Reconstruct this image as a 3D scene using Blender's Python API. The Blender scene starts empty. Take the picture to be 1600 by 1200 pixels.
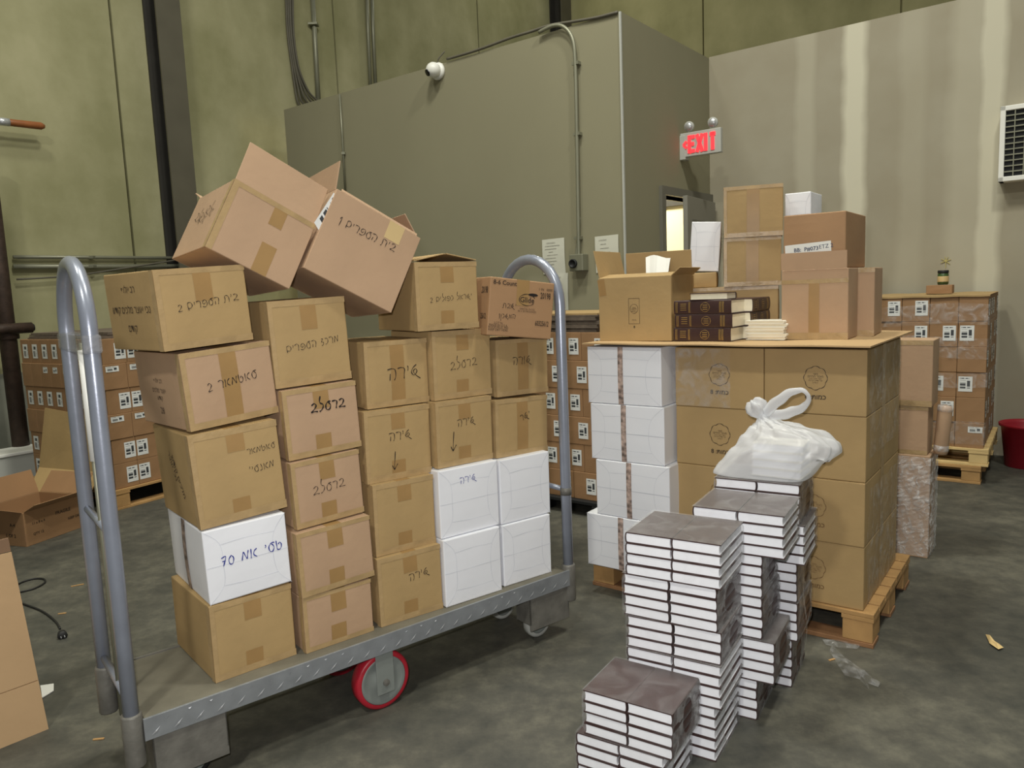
import bpy, bmesh, math, random
from mathutils import Vector, Matrix
R = math.radians
sc = bpy.context.scene
COL = sc.collection

# ------------------------------------------------------------------ camera, light, exposure
F_PX, PITCH, ROLL, CAM_H = 1183.0, R(7.05), R(-2.31), 1.45
_cp, _sp, _cr, _sr = math.cos(PITCH), math.sin(PITCH), math.cos(ROLL), math.sin(ROLL)
FWD = Vector((0, _cp, -_sp)); _u = Vector((0, _sp, _cp)); _r = Vector((1, 0, 0))
RT = _r * _cr + _u * _sr
UP = -_r * _sr + _u * _cr
EYE = Vector((0, 0, CAM_H))
cam = bpy.data.cameras.new('camera'); camo = bpy.data.objects.new('camera', cam); COL.objects.link(camo)
cam.sensor_width = 36; cam.lens = F_PX / 1600 * 36; cam.clip_start = 0.05
camo.matrix_world = Matrix(((RT.x, UP.x, -FWD.x, 0), (RT.y, UP.y, -FWD.y, 0), (RT.z, UP.z, -FWD.z, CAM_H), (0, 0, 0, 1)))
sc.camera = camo
sc.view_settings.view_transform = 'Standard'; sc.view_settings.look = 'None'
sc.view_settings.gamma = 1; sc.view_settings.use_curve_mapping = False
sc.view_settings.exposure = -0.4
wd = bpy.data.worlds.new('warehouse_air'); sc.world = wd; wd.use_nodes = True
wd.node_tree.nodes['Background'].inputs[0].default_value = (0.80, 0.82, 0.72, 1)
wd.node_tree.nodes['Background'].inputs[1].default_value = 0.22


def area(name, loc, target, size, power, color=(1, 1, 1), shape='DISK'):
    l = bpy.data.lights.new(name, 'AREA'); l.shape = shape; l.size = size; l.energy = power; l.color = color
    o = bpy.data.objects.new(name, l); COL.objects.link(o); o.location = loc
    o.rotation_euler = (Vector(target) - Vector(loc)).to_track_quat('-Z', 'Y').to_euler()
    return o


# the camera's own flash, the warehouse's high lamps and two added fill lamps
area('camera_flash', EYE - RT * 0.05 + UP * 0.09, EYE + FWD * 4, 0.05, 48, (1.0, 0.97, 0.96))
area('high_bay_or_fill_lamp', (-0.35, 3.5, 7.6), (-0.3, 3.7, 0), 0.8, 290, (1.0, 0.98, 0.86))
area('high_bay_or_fill_lamp', (2.4, 2.2, 7.6), (2.4, 2.4, 0), 0.6, 250, (1.0, 0.98, 0.86))
area('high_bay_or_fill_lamp', (-1.5, -2.5, 7.6), (-1.6, -2.2, 0), 0.6, 330, (1.0, 0.98, 0.86))
area('high_bay_or_fill_lamp', (-2.9, 3.4, 7.6), (-2.9, 3.6, 0), 0.8, 130, (1.0, 0.98, 0.86))  # added fill lamp, brightens the left wall and office front
area('high_bay_or_fill_lamp', (1.2, 11.5, 7.8), (1.2, 11.6, 0), 0.6, 45, (1.0, 0.98, 0.82))  # added fill lamp beyond the office, brightens the far wall


# ------------------------------------------------------------------ pixel of the 1600x1200 frame -> place in the room
def ray(x, y): return RT * ((x - 800) / F_PX) + UP * ((600 - y) / F_PX) + FWD
def onz(x, y, z=0.0):
    d = ray(x, y); return EYE + d * ((z - CAM_H) / d.z)
def onpl(x, y, p, n):
    d = ray(x, y); return EYE + d * ((Vector(p) - EYE).dot(n) / d.dot(n))
YW = R(37.89)
WX = Vector((math.sin(YW), math.cos(YW), 0)); WW = Vector((math.cos(YW), -math.sin(YW), 0)); ZZ = Vector((0, 0, 1))


# ------------------------------------------------------------------ mesh builder
class MB:
    def __init__(s): s.v = []; s.f = []; s.uv = {}
    def add(s, vs, fs):
        o = len(s.v); s.v += [tuple(p) for p in vs]; s.f += [[i + o for i in f] for f in fs]
    def obox(s, o, ax, ay, az):
        o, ax, ay, az = Vector(o), Vector(ax), Vector(ay), Vector(az)
        vs = [o, o + ax, o + ax + ay, o + ay, o + az, o + ax + az, o + ax + ay + az, o + ay + az]
        fs = [[0, 3, 2, 1], [4, 5, 6, 7], [0, 1, 5, 4], [1, 2, 6, 5], [2, 3, 7, 6], [3, 0, 4, 7]]
        if ax.cross(ay).dot(az) < 0: fs = [f[::-1] for f in fs]
        s.add(vs, fs); return s
    def box(s, x0, x1, y0, y1, z0, z1):
        return s.obox((x0, y0, z0), (x1 - x0, 0, 0), (0, y1 - y0, 0), (0, 0, z1 - z0))
    def tube(s, path, r, n=12, cap=True, closed=False):
        P = [Vector(p) for p in path]; m = len(P); rs = r if isinstance(r, (list, tuple)) else [r] * m
        ref = Vector((0, 0, 1)); vs = []
        prevn = None
        for i in range(m):
            if closed: t = P[(i + 1) % m] - P[i - 1]
            else: t = P[min(i + 1, m - 1)] - P[max(i - 1, 0)]
            t = t.normalized() if t.length > 1e-9 else Vector((0, 0, 1))
            if prevn is None:
                a = ref if abs(t.z) < .9 else Vector((1, 0, 0)); nn = (a - t * a.dot(t)).normalized()
            else:
                nn = prevn - t * prevn.dot(t); nn = nn.normalized() if nn.length > 1e-6 else prevn
            prevn = nn; b = t.cross(nn)
            for k in range(n):
                a = 2 * math.pi * k / n; vs.append(P[i] + (nn * math.cos(a) + b * math.sin(a)) * rs[i])
        fs = []
        for i in range(m if closed else m - 1):
            j = (i + 1) % m
            for k in range(n):
                fs.append([i * n + k, i * n + (k + 1) % n, j * n + (k + 1) % n, j * n + k])
        if cap and not closed:
            fs.append([k for k in range(n)][::-1]); fs.append([(m - 1) * n + k for k in range(n)])
        s.add(vs, fs); return s
    def lathe(s, prof, o=(0, 0, 0), n=32, axis=(0, 0, 1), caps=True):
        q = Vector((0, 0, 1)).rotation_difference(Vector(axis)); o = Vector(o); vs = []; fs = []
        for r, z in prof:
            for k in range(n):
                a = 2 * math.pi * k / n; vs.append(o + q @ Vector((r * math.cos(a), r * math.sin(a), z)))
        for i in range(len(prof) - 1):
            for k in range(n):
                fs.append([i * n + k, i * n + (k + 1) % n, (i + 1) * n + (k + 1) % n, (i + 1) * n + k])
        if caps: fs.append([k for k in range(n)][::-1]); fs.append([(len(prof) - 1) * n + k for k in range(n)])
        s.add(vs, fs); return s
    def grid(s, fn, nu, nv, uv=True):
        o = len(s.v)
        for j in range(nv + 1):
            for i in range(nu + 1):
                s.v.append(tuple(fn(i / nu, j / nv)))
        for j in range(nv):
            for i in range(nu):
                a = o + j * (nu + 1) + i; s.f.append([a, a + 1, a + nu + 2, a + nu + 1])
                if uv: s.uv[len(s.f) - 1] = [(i / nu, j / nv), ((i + 1) / nu, j / nv), ((i + 1) / nu, (j + 1) / nv), (i / nu, (j + 1) / nv)]
        return s
    def mesh(s, name, mat, smooth=False):
        me = bpy.data.meshes.new(name); me.from_pydata(s.v, [], s.f); me.update()
        if s.uv:
            ul = me.uv_layers.new(name='UVMap')
            for p in me.polygons:
                c = s.uv.get(p.index)
                if c:
                    for li, q in zip(p.loop_indices, c): ul.data[li].uv = q
        if smooth: me.polygons.foreach_set('use_smooth', [True] * len(me.polygons))
        if mat: me.materials.append(mat)
        return me
    def build(s, name, mat, parent=None, smooth=False, bevel=0, loc=None):
        return link(name, s.mesh(name, mat, smooth), parent, bevel, loc)


def link(name, me, parent=None, bevel=0, loc=None):
    o = bpy.data.objects.new(name, me); COL.objects.link(o)
    if parent: o.parent = parent
    if loc is not None: o.location = loc
    if bevel:
        b = o.modifiers.new('bevel', 'BEVEL'); b.width = bevel; b.segments = 2; b.limit_method = 'ANGLE'; b.angle_limit = R(50)
    return o
def tag(o, label=None, cat=None, group=None, kind=None):
    if label: o['label'] = label
    if cat: o['category'] = cat
    if group: o['group'] = group
    if kind: o['kind'] = kind
    return o
def thing(name, label, cat, loc=(0, 0, 0), rot=(0, 0, 0), group=None):
    o = bpy.data.objects.new(name, None); COL.objects.link(o); o.empty_display_size = .1
    o.location = loc; o.rotation_euler = rot
    return tag(o, label, cat, group)
def dup(root, loc, rot, label, group=None, name=None):
    r = root.copy(); COL.objects.link(r); r.location = loc; r.rotation_euler = rot; r['label'] = label
    if group: r['group'] = group
    for ch in list(root.children):
        c = ch.copy(); COL.objects.link(c); c.parent = r
        for g in list(ch.children):
            d = g.copy(); COL.objects.link(d); d.parent = c
    return r
def struct(o, label, cat): return tag(o, label, cat, kind='structure')


# ------------------------------------------------------------------ materials
def lin(c):
    return tuple((x / 255 / 12.92 if x / 255 <= .04045 else ((x / 255 + .055) / 1.055) ** 2.4) for x in c) + (1,)
def mat(name, rgb, rough=.7, metal=0, var=.08, scale=6, spec=.5, bump=0, bscale=60, detail=6, coat=0, obj=True, rgb2=None, emit=0):
    m = bpy.data.materials.new(name); m.use_nodes = True; nt = m.node_tree; N = nt.nodes; L = nt.links
    b = N['Principled BSDF']; b.inputs['Roughness'].default_value = rough; b.inputs['Metallic'].default_value = metal
    b.inputs['Specular IOR Level'].default_value = spec; b.inputs['Coat Weight'].default_value = coat; b.inputs['Coat Roughness'].default_value = .15
    c = lin(rgb); tc = N.new('ShaderNodeTexCoord')
    ns = N.new('ShaderNodeTexNoise'); ns.inputs['Scale'].default_value = scale; ns.inputs['Detail'].default_value = detail
    L.new(tc.outputs['Object'], ns.inputs['Vector'])
    rp = N.new('ShaderNodeValToRGB'); rp.color_ramp.elements[0].position = .3; rp.color_ramp.elements[1].position = .7
    c2 = lin(rgb2) if rgb2 else c
    rp.color_ramp.elements[0].color = tuple(x * (1 - var) for x in c[:3]) + (1,)
    rp.color_ramp.elements[1].color = tuple(min(1, x * (1 + var)) for x in c2[:3]) + (1,)
    L.new(ns.outputs['Fac'], rp.inputs['Fac']); L.new(rp.outputs['Color'], b.inputs['Base Color'])
    if bump:
        n2 = N.new('ShaderNodeTexNoise'); n2.inputs['Scale'].default_value = bscale; n2.inputs['Detail'].default_value = 4
        L.new(tc.outputs['Object'], n2.inputs['Vector'])
        bp = N.new('ShaderNodeBump'); bp.inputs['Strength'].default_value = bump; bp.inputs['Distance'].default_value = .01
        L.new(n2.outputs['Fac'], bp.inputs['Height']); L.new(bp.outputs['Normal'], b.inputs['Normal'])
    if emit:
        L.new(rp.outputs['Color'], b.inputs['Emission Color']); b.inputs['Emission Strength'].default_value = emit
    return m


M = {}
M['tan'] = mat('kraft_tan', (174, 146, 100), .75, var=.07, scale=5, bump=.08, bscale=40)
M['pink'] = mat('kraft_pinkish', (181, 150, 120), .75, var=.06, scale=5, bump=.08, bscale=40)
M['brown'] = mat('kraft_brown', (151, 116, 81), .75, var=.07, scale=5, bump=.06, bscale=40)
M['brown2'] = mat('kraft_printed_box', (164, 128, 92), .7, var=.05, scale=5, bump=.06, bscale=40)
M['inside'] = mat('kraft_inside', (141, 112, 87), .85, var=.06)
M['sheet'] = mat('kraft_light', (206, 172, 130), .75, var=.05, scale=5, bump=.06, bscale=40)
M['tape'] = mat('packing_tape', (160, 127, 80), .46, var=.06, scale=14, spec=.6, bump=.06, bscale=25)
M['clear_edge'] = mat('packing_tape_wrinkled', (174, 147, 105), .38, var=.10, scale=20, spec=.55, bump=.4, bscale=22)
M['white'] = mat('white_wrapping_paper', (236, 238, 244), .5, var=.02, scale=4, bump=.05, bscale=12)
M['whiteline'] = mat('paper_fold_crease', (205, 208, 216), .6, var=.04)
M['seam'] = mat('book_covers_in_seam', (70, 56, 54), .4, var=.6, scale=40, rgb2=(170, 150, 140))
M['ink'] = mat('black_marker_ink', (34, 28, 26), .5, var=.05)
M['blue'] = mat('blue_marker_ink', (40, 52, 140), .5, var=.05)
M['print'] = mat('printed_ink', (60, 46, 34), .6, var=.1)
M['faint'] = mat('faint_printed_ink', (120, 92, 58), .6, var=.1)
M['steel'] = mat('painted_grey_steel', (146, 152, 166), .3, metal=.35, var=.08, scale=12, bump=.03)
M['steeldark'] = mat('worn_dark_steel', (112, 110, 104), .5, metal=.15, var=.2, scale=18, bump=.15)
M['deck'] = mat('dusty_deck_plate', (118, 114, 100), .7, metal=.15, var=.18, scale=9, bump=.1)
M['tread'] = mat('tread_plate', (138, 142, 146), .4, metal=.25, var=.15, scale=14)
M['bright'] = mat('worn_bright_steel', (205, 208, 212), .3, metal=.5, var=.05)
M['red'] = mat('red_polyurethane', (176, 34, 50), .4, var=.08)
M['wheelface'] = mat('pale_wheel_hub', (136, 142, 138), .5, metal=.2, var=.08)
M['rubber'] = mat('black_rubber', (28, 28, 28), .6, var=.1)
M['wood'] = mat('pallet_wood', (176, 138, 88), .8, var=.2, scale=7, bump=.15, bscale=30)
M['woodpale'] = mat('pale_pallet_wood', (214, 186, 130), .8, var=.12, scale=7, bump=.12, bscale=30)
M['woodred'] = mat('reddish_pallet_wood', (142, 104, 70), .8, var=.25, scale=7, bump=.15, bscale=30)
M['dark'] = mat('black_plastic', (24, 26, 28), .6, var=.1)
M['grey'] = mat('dark_corrugated_edges', (104, 92, 80), .85, var=.2, scale=30)
M['cover'] = mat('brown_leatherette', (62, 42, 40), .38, var=.12, scale=30, bump=.05, bscale=120)
M['pages'] = mat('white_book_pages', (244, 246, 252), .7, var=.02, scale=50)
M['cream'] = mat('cream_book_pages', (232, 224, 200), .7, var=.03, scale=50)
M['gold'] = mat('gold_foil', (196, 164, 96), .35, metal=.6, var=.1)
M['galv'] = mat('galvanised_conduit', (140, 140, 122), .45, metal=.4, var=.08)
M['cable'] = mat('grey_cable', (96, 92, 80), .6, var=.1)
M['whitepl'] = mat('white_plastic', (232, 232, 226), .4, var=.02)
M['greypl'] = mat('light_grey_plastic', (180, 182, 176), .5, var=.04)
M['paper'] = mat('notice_paper', (206, 206, 192), .8, var=.03)
M['glassdark'] = mat('dark_lens', (12, 12, 14), .1, var=0)
M['rust'] = mat('rusty_dark_steel', (64, 50, 42), .6, metal=.3, var=.3, scale=14, bump=.2)
M['beam'] = mat('dark_trim_and_shaded_web', (52, 50, 46), .6, metal=.1, var=.15, scale=4)  # on the columns, shade of the web recess put into the colour
M['beamgrey'] = mat('column_lit_face', (92, 88, 74), .6, metal=.1, var=.08, scale=4)  # lighter copy of the column steel for the flange outside that shade
M['stick'] = mat('varnished_wood_handle', (150, 92, 52), .45, var=.15, scale=12)
M['door'] = mat('grey_door_paint', (136, 134, 124), .5, var=.04)
M['frame'] = mat('grey_door_frame_paint', (108, 106, 96), .5, var=.04)
M['foundation'] = mat('grey_foundation', (136, 138, 126), .9, var=.12, scale=3)
M['redbin'] = mat('red_bin_plastic', (150, 24, 40), .45, var=.08)
M['green'] = mat('green_jar_content', (60, 84, 44), .35, var=.3, scale=30)
M['twig'] = mat('yellow_dry_twig', (190, 178, 110), .7, var=.1)


def concrete(name, base, stain, scale=.7):
    m = bpy.data.materials.new(name); m.use_nodes = True; nt = m.node_tree; N = nt.nodes; L = nt.links; b = N['Principled BSDF']
    b.inputs['Roughness'].default_value = .9; b.inputs['Specular IOR Level'].default_value = .2
    tc = N.new('ShaderNodeTexCoord')
    a = N.new('ShaderNodeTexNoise'); a.inputs['Scale'].default_value = scale; a.inputs['Detail'].default_value = 8; a.inputs['Roughness'].default_value = .65
    mp = N.new('ShaderNodeMapping'); mp.inputs['Scale'].default_value = (1.3, 1.3, .6)
    L.new(tc.outputs['Object'], mp.inputs['Vector'])
    v = N.new('ShaderNodeTexNoise'); v.inputs['Scale'].default_value = scale * 1.4; v.inputs['Detail'].default_value = 6
    L.new(tc.outputs['Object'], a.inputs['Vector']); L.new(mp.outputs['Vector'], v.inputs['Vector'])
    mx = N.new('ShaderNodeMath'); mx.operation = 'ADD'; L.new(a.outputs['Fac'], mx.inputs[0]); L.new(v.outputs['Fac'], mx.inputs[1])
    rp = N.new('ShaderNodeValToRGB'); rp.color_ramp.elements[0].position = .42; rp.color_ramp.elements[1].position = .62
    dv = N.new('ShaderNodeMath'); dv.operation = 'MULTIPLY'; dv.inputs[1].default_value = .5; L.new(mx.outputs[0], dv.inputs[0]); L.new(dv.outputs[0], rp.inputs['Fac'])
    rp.color_ramp.elements[0].color = lin(stain); rp.color_ramp.elements[1].color = lin(base)
    L.new(rp.outputs['Color'], b.inputs['Base Color'])
    return m


M['concrete'] = concrete('precast_concrete', (176, 172, 138), (146, 144, 108), .8)
M['concrete_far'] = concrete('precast_concrete_far', (184, 178, 136), (156, 152, 112), .8)
M['drywall'] = concrete('unpainted_drywall', (146, 142, 118), (140, 136, 113), .5)


def drywall_patched(name, s_lines):
    """grey board with pale joint-compound bands; s_lines = (centre, half width, strength) along local x"""
    m = bpy.data.materials.new(name); m.use_nodes = True; nt = m.node_tree; N = nt.nodes; L = nt.links; b = N['Principled BSDF']
    b.inputs['Roughness'].default_value = .85; b.inputs['Specular IOR Level'].default_value = .25
    tc = N.new('ShaderNodeTexCoord'); sp = N.new('ShaderNodeSeparateXYZ'); L.new(tc.outputs['Object'], sp.inputs[0])
    ns = N.new('ShaderNodeTexNoise'); ns.inputs['Scale'].default_value = 2.2; ns.inputs['Detail'].default_value = 7; L.new(tc.outputs['Object'], ns.inputs['Vector'])
    wob = N.new('ShaderNodeMath'); wob.operation = 'MULTIPLY_ADD'; wob.inputs[1].default_value = .10; L.new(ns.outputs['Fac'], wob.inputs[0]); L.new(sp.outputs['X'], wob.inputs[2])
    last = None
    for c, hw, st in s_lines:
        d = N.new('ShaderNodeMath'); d.operation = 'SUBTRACT'; d.inputs[1].default_value = c + .05; L.new(wob.outputs[0], d.inputs[0])
        ab = N.new('ShaderNodeMath'); ab.operation = 'ABSOLUTE'; L.new(d.outputs[0], ab.inputs[0])
        mr = N.new('ShaderNodeMapRange'); mr.inputs['From Min'].default_value = hw * 1.5; mr.inputs['From Max'].default_value = hw * .7
        mr.inputs['To Min'].default_value = 0; mr.inputs['To Max'].default_value = st; L.new(ab.outputs[0], mr.inputs['Value'])
        if last is None: last = mr.outputs[0]
        else:
            ad = N.new('ShaderNodeMath'); ad.operation = 'MAXIMUM'; L.new(last, ad.inputs[0]); L.new(mr.outputs[0], ad.inputs[1]); last = ad.outputs[0]
    base = N.new('ShaderNodeValToRGB'); base.color_ramp.elements[0].color = lin((156, 149, 130)); base.color_ramp.elements[1].color = lin((163, 157, 139))
    base.color_ramp.elements[0].position = .35; base.color_ramp.elements[1].position = .65; L.new(ns.outputs['Fac'], base.inputs['Fac'])
    mix = N.new('ShaderNodeMix'); mix.data_type = 'RGBA'; L.new(last, mix.inputs['Factor']); L.new(base.outputs['Color'], mix.inputs['A']); mix.inputs['B'].default_value = lin((206, 202, 182))
    L.new(mix.outputs['Result'], b.inputs['Base Color'])
    return m


def floor_mat():
    m = bpy.data.materials.new('worn_concrete_floor'); m.use_nodes = True; nt = m.node_tree; N = nt.nodes; L = nt.links; b = N['Principled BSDF']
    tc = N.new('ShaderNodeTexCoord')
    a = N.new('ShaderNodeTexNoise'); a.inputs['Scale'].default_value = 1.3; a.inputs['Detail'].default_value = 9; a.inputs['Roughness'].default_value = .62
    c = N.new('ShaderNodeTexNoise'); c.inputs['Scale'].default_value = 9; c.inputs['Detail'].default_value = 8; c.inputs['Roughness'].default_value = .7
    L.new(tc.outputs['Object'], a.inputs['Vector']); L.new(tc.outputs['Object'], c.inputs['Vector'])
    mx = N.new('ShaderNodeMath'); mx.operation = 'MULTIPLY_ADD'; mx.inputs[1].default_value = .55; L.new(c.outputs['Fac'], mx.inputs[0])
    hl = N.new('ShaderNodeMath'); hl.operation = 'MULTIPLY'; hl.inputs[1].default_value = .55; L.new(a.outputs['Fac'], hl.inputs[0]); L.new(hl.outputs[0], mx.inputs[2])
    rp = N.new('ShaderNodeValToRGB'); e = rp.color_ramp.elements
    e[0].position = .42; e[0].color = lin((60, 61, 56)); e[1].position = .68; e[1].color = lin((102, 100, 88))
    k = e.new(.55); k.color = lin((79, 78, 70))
    L.new(mx.outputs[0], rp.inputs['Fac']); L.new(rp.outputs['Color'], b.inputs['Base Color'])
    rr = N.new('ShaderNodeMapRange'); rr.inputs['To Min'].default_value = .45; rr.inputs['To Max'].default_value = .75; L.new(a.outputs['Fac'], rr.inputs['Value']); L.new(rr.outputs[0], b.inputs['Roughness'])
    bp = N.new('ShaderNodeBump'); bp.inputs['Strength'].default_value = .12; bp.inputs['Distance'].default_value = .01; L.new(c.outputs['Fac'], bp.inputs['Height']); L.new(bp.outputs['Normal'], b.inputs['Normal'])
    return m


def film_mat(name, haze, hazevar, nscale=18, tint=(225, 226, 228), rough=.18, bump=.5):
    m = bpy.data.materials.new(name); m.use_nodes = True; nt = m.node_tree; N = nt.nodes; L = nt.links
    b = N['Principled BSDF']; b.inputs['Base Color'].default_value = lin(tint); b.inputs['Roughness'].default_value = rough; b.inputs['Specular IOR Level'].default_value = .6
    tr = N.new('ShaderNodeBsdfTransparent'); mx = N.new('ShaderNodeMixShader'); out = N['Material Output']
    tc = N.new('ShaderNodeTexCoord'); ns = N.new('ShaderNodeTexNoise'); ns.inputs['Scale'].default_value = nscale; ns.inputs['Detail'].default_value = 5; ns.inputs['Distortion'].default_value = 1.2
    L.new(tc.outputs['Object'], ns.inputs['Vector'])
    mr = N.new('ShaderNodeMapRange'); mr.inputs['From Min'].default_value = .45; mr.inputs['From Max'].default_value = .75; mr.inputs['To Min'].default_value = haze; mr.inputs['To Max'].default_value = haze + hazevar
    L.new(ns.outputs['Fac'], mr.inputs['Value']); L.new(mr.outputs[0], mx.inputs['Fac'])
    L.new(tr.outputs[0], mx.inputs[1]); L.new(b.outputs[0], mx.inputs[2]); L.new(mx.outputs[0], out.inputs['Surface'])
    bp = N.new('ShaderNodeBump'); bp.inputs['Strength'].default_value = bump; bp.inputs['Distance'].default_value = .01; L.new(ns.outputs['Fac'], bp.inputs['Height']); L.new(bp.outputs['Normal'], b.inputs['Normal'])
    return m


def bag_mat():
    m = bpy.data.materials.new('thin_white_bag_plastic'); m.use_nodes = True; nt = m.node_tree; N = nt.nodes; L = nt.links
    b = N['Principled BSDF']; b.inputs['Base Color'].default_value = lin((236, 238, 242)); b.inputs['Roughness'].default_value = .32
    t = N.new('ShaderNodeBsdfTranslucent'); t.inputs[0].default_value = lin((236, 238, 242)); tr = N.new('ShaderNodeBsdfTransparent')
    m1 = N.new('ShaderNodeMixShader'); m1.inputs[0].default_value = .3; m2 = N.new('ShaderNodeMixShader'); m2.inputs[0].default_value = .38
    L.new(b.outputs[0], m1.inputs[1]); L.new(t.outputs[0], m1.inputs[2]); L.new(m1.outputs[0], m2.inputs[1]); L.new(tr.outputs[0], m2.inputs[2])
    L.new(m2.outputs[0], N['Material Output'].inputs['Surface']); return m


def barcode_mat(name, vertical=False, seed=0.0):
    """white sticker with a block of bars and a column of small print, laid out on the sticker's own UVs"""
    m = bpy.data.materials.new(name); m.use_nodes = True; nt = m.node_tree; N = nt.nodes; L = nt.links; b = N['Principled BSDF']; b.inputs['Roughness'].default_value = .5
    tc = N.new('ShaderNodeTexCoord'); sp = N.new('ShaderNodeSeparateXYZ'); L.new(tc.outputs['UV'], sp.inputs[0])
    u, v = (sp.outputs['Y'], sp.outputs['X']) if vertical else (sp.outputs['X'], sp.outputs['Y'])
    def rng(s, lo, hi):
        a = N.new('ShaderNodeMath'); a.operation = 'GREATER_THAN'; a.inputs[1].default_value = lo; L.new(s, a.inputs[0])
        c = N.new('ShaderNodeMath'); c.operation = 'LESS_THAN'; c.inputs[1].default_value = hi; L.new(s, c.inputs[0])
        d = N.new('ShaderNodeMath'); d.operation = 'MULTIPLY'; L.new(a.outputs[0], d.inputs[0]); L.new(c.outputs[0], d.inputs[1]); return d.outputs[0]
    def mul(a, c):
        d = N.new('ShaderNodeMath'); d.operation = 'MULTIPLY'; L.new(a, d.inputs[0]); L.new(c, d.inputs[1]); return d.outputs[0]
    def white1d(s, k):
        f = N.new('ShaderNodeMath'); f.operation = 'MULTIPLY'; f.inputs[1].default_value = k; L.new(s, f.inputs[0])
        g = N.new('ShaderNodeMath'); g.operation = 'FLOOR'; L.new(f.outputs[0], g.inputs[0])
        w = N.new('ShaderNodeTexWhiteNoise'); w.noise_dimensions = '1D'; L.new(g.outputs[0], w.inputs['W']); return w.outputs['Value']
    def gt(s, t):
        a = N.new('ShaderNodeMath'); a.operation = 'GREATER_THAN'; a.inputs[1].default_value = t; L.new(s, a.inputs[0]); return a.outputs[0]
    bars = mul(mul(rng(u, .12, .52), rng(v, .2, .75)), gt(white1d(v, 34), .42))
    tx = mul(mul(rng(u, .62, .84), rng(v, .22, .72)), gt(white1d(v, 15), .45))
    tt = mul(mul(rng(u, .1, .9), rng(v, .84, .9)), gt(white1d(u, 26), .4))
    mx = N.new('ShaderNodeMath'); mx.operation = 'MAXIMUM'; L.new(bars, mx.inputs[0]); L.new(tx, mx.inputs[1])
    m3 = N.new('ShaderNodeMath'); m3.operation = 'MAXIMUM'; L.new(mx.outputs[0], m3.inputs[0]); L.new(tt, m3.inputs[1])
    mix = N.new('ShaderNodeMix'); mix.data_type = 'RGBA'; L.new(m3.outputs[0], mix.inputs['Factor']); mix.inputs['A'].default_value = lin((222, 224, 222)); mix.inputs['B'].default_value = lin((58, 62, 66))
    L.new(mix.outputs['Result'], b.inputs['Base Color']); return m


M['film'] = film_mat('shrink_film_hazy', .20, .40, 14, (205, 205, 208))
M['film_glare'] = film_mat('shrink_film_glare', .20, .16, 12, (205, 205, 205), .2)  # extra pale haze imitates the sheen of light on the tower tops
M['film_top'] = film_mat('shrink_film_top', .06, .12, 10, (200, 200, 202), .25)
M['film_front'] = film_mat('shrink_film_clear', .01, .07, 9, rough=.15, bump=.15)
M['stretch'] = film_mat('stretch_film', .22, .5, 26, rough=.12, bump=1)
M['clearfilm'] = film_mat('thin_stretch_film', .05, .3, 14, rough=.12, bump=1)
M['bag'] = bag_mat(); M['floor'] = floor_mat()
M['barcode'] = barcode_mat('barcode_sticker'); M['barcode_v'] = barcode_mat('barcode_sticker_upright', True)
def emis(name, rgb, s):
    m = bpy.data.materials.new(name); m.use_nodes = True; b = m.node_tree.nodes['Principled BSDF']
    b.inputs['Base Color'].default_value = lin(rgb); b.inputs['Emission Color'].default_value = lin(rgb); b.inputs['Emission Strength'].default_value = s; return m
M['exitred'] = emis('lit_red_exit_letters', (255, 58, 66), 1.25)


# ================================================================== the setting
RW_PT = onz(1558, 711)                                   # foot of the right-hand drywall
CORNER = onpl(1109.5, 300, RW_PT, WX); CORNER.z = 0      # where office side wall meets it
OFFC = onpl(976, 300, CORNER, WW); OFFC.z = 0            # outer corner of the office block
OFFL = onpl(453, 300, OFFC, WX); OFFL.z = 0              # free left end of the office front
LEFT = OFFL - WW * 0.6                                   # foot of the left concrete wall
HP = 3.51
lw_at = lambda x, y: onpl(x, y, LEFT, WW)
of_at = lambda x, y: onpl(x, y, OFFC, WX)
os_at = lambda x, y: onpl(x, y, CORNER, WW)
rw_at = lambda x, y: onpl(x, y, CORNER, WX)
COLP = lw_at(868, 20); COLP.z = 0                        # far corner column
def frame_obj(o, origin, xdir):
    """give a wall its own frame: local x along the wall"""
    x = Vector(xdir).normalized(); y = ZZ.cross(x)
    o.matrix_world = Matrix(((x.x, y.x, 0, origin[0]), (x.y, y.y, 0, origin[1]), (x.z, y.z, 1, origin[2] if len(origin) > 2 else 0), (0, 0, 0, 1)))
    return o

f = MB().box(-9, 9, -4, 20, -.1, 0).build('floor', M['floor']); struct(f, 'worn dark grey concrete warehouse floor', 'floor')

# left wall: tall precast panels with open joints
sx = lambda P: (P - LEFT).dot(WX)
joints = [sx(lw_at(190, 200)), sx(lw_at(519, 0)), sx(lw_at(745, 0))]
edges = [-11.0, joints[0] - 2.9] + joints + [sx(COLP) + .4]
w = MB()
for a, b_ in zip(edges[:-1], edges[1:]): w.box(a + .012, b_ - .012, -.0, .16, 0, 8.5)
w.box(edges[0], edges[-1], .06, .2, 0, 8.5)
# local y of this frame points to -WW ... (Z x WX = -WW), so positive y is outside the room
o = w.build('wall_left', M['concrete']); frame_obj(o, LEFT, WX); struct(o, 'tall left wall of olive precast concrete panels', 'wall')

# far concrete wall
s0 = 0.0; wb = MB(); BK = COLP + WX * .12
sb = lambda x, y: (onpl(x, y, BK, WX) - BK).dot(WW)
e2 = [-.5, sb(1099, 80), sb(1408, 20), sb(1408, 20) + 2.5, sb(1408, 20) + 5, 14]
for a, b_ in zip(e2[:-1], e2[1:]): wb.box(a + .012, b_ - .012, 0, .16, 0, 8.5)
wb.box(e2[0], e2[-1], .06, .2, 0, 8.5)
o = wb.build('wall_back', M['concrete_far']); frame_obj(o, BK, WW); struct(o, 'far concrete panel wall above the drywall partitions', 'wall')

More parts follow.
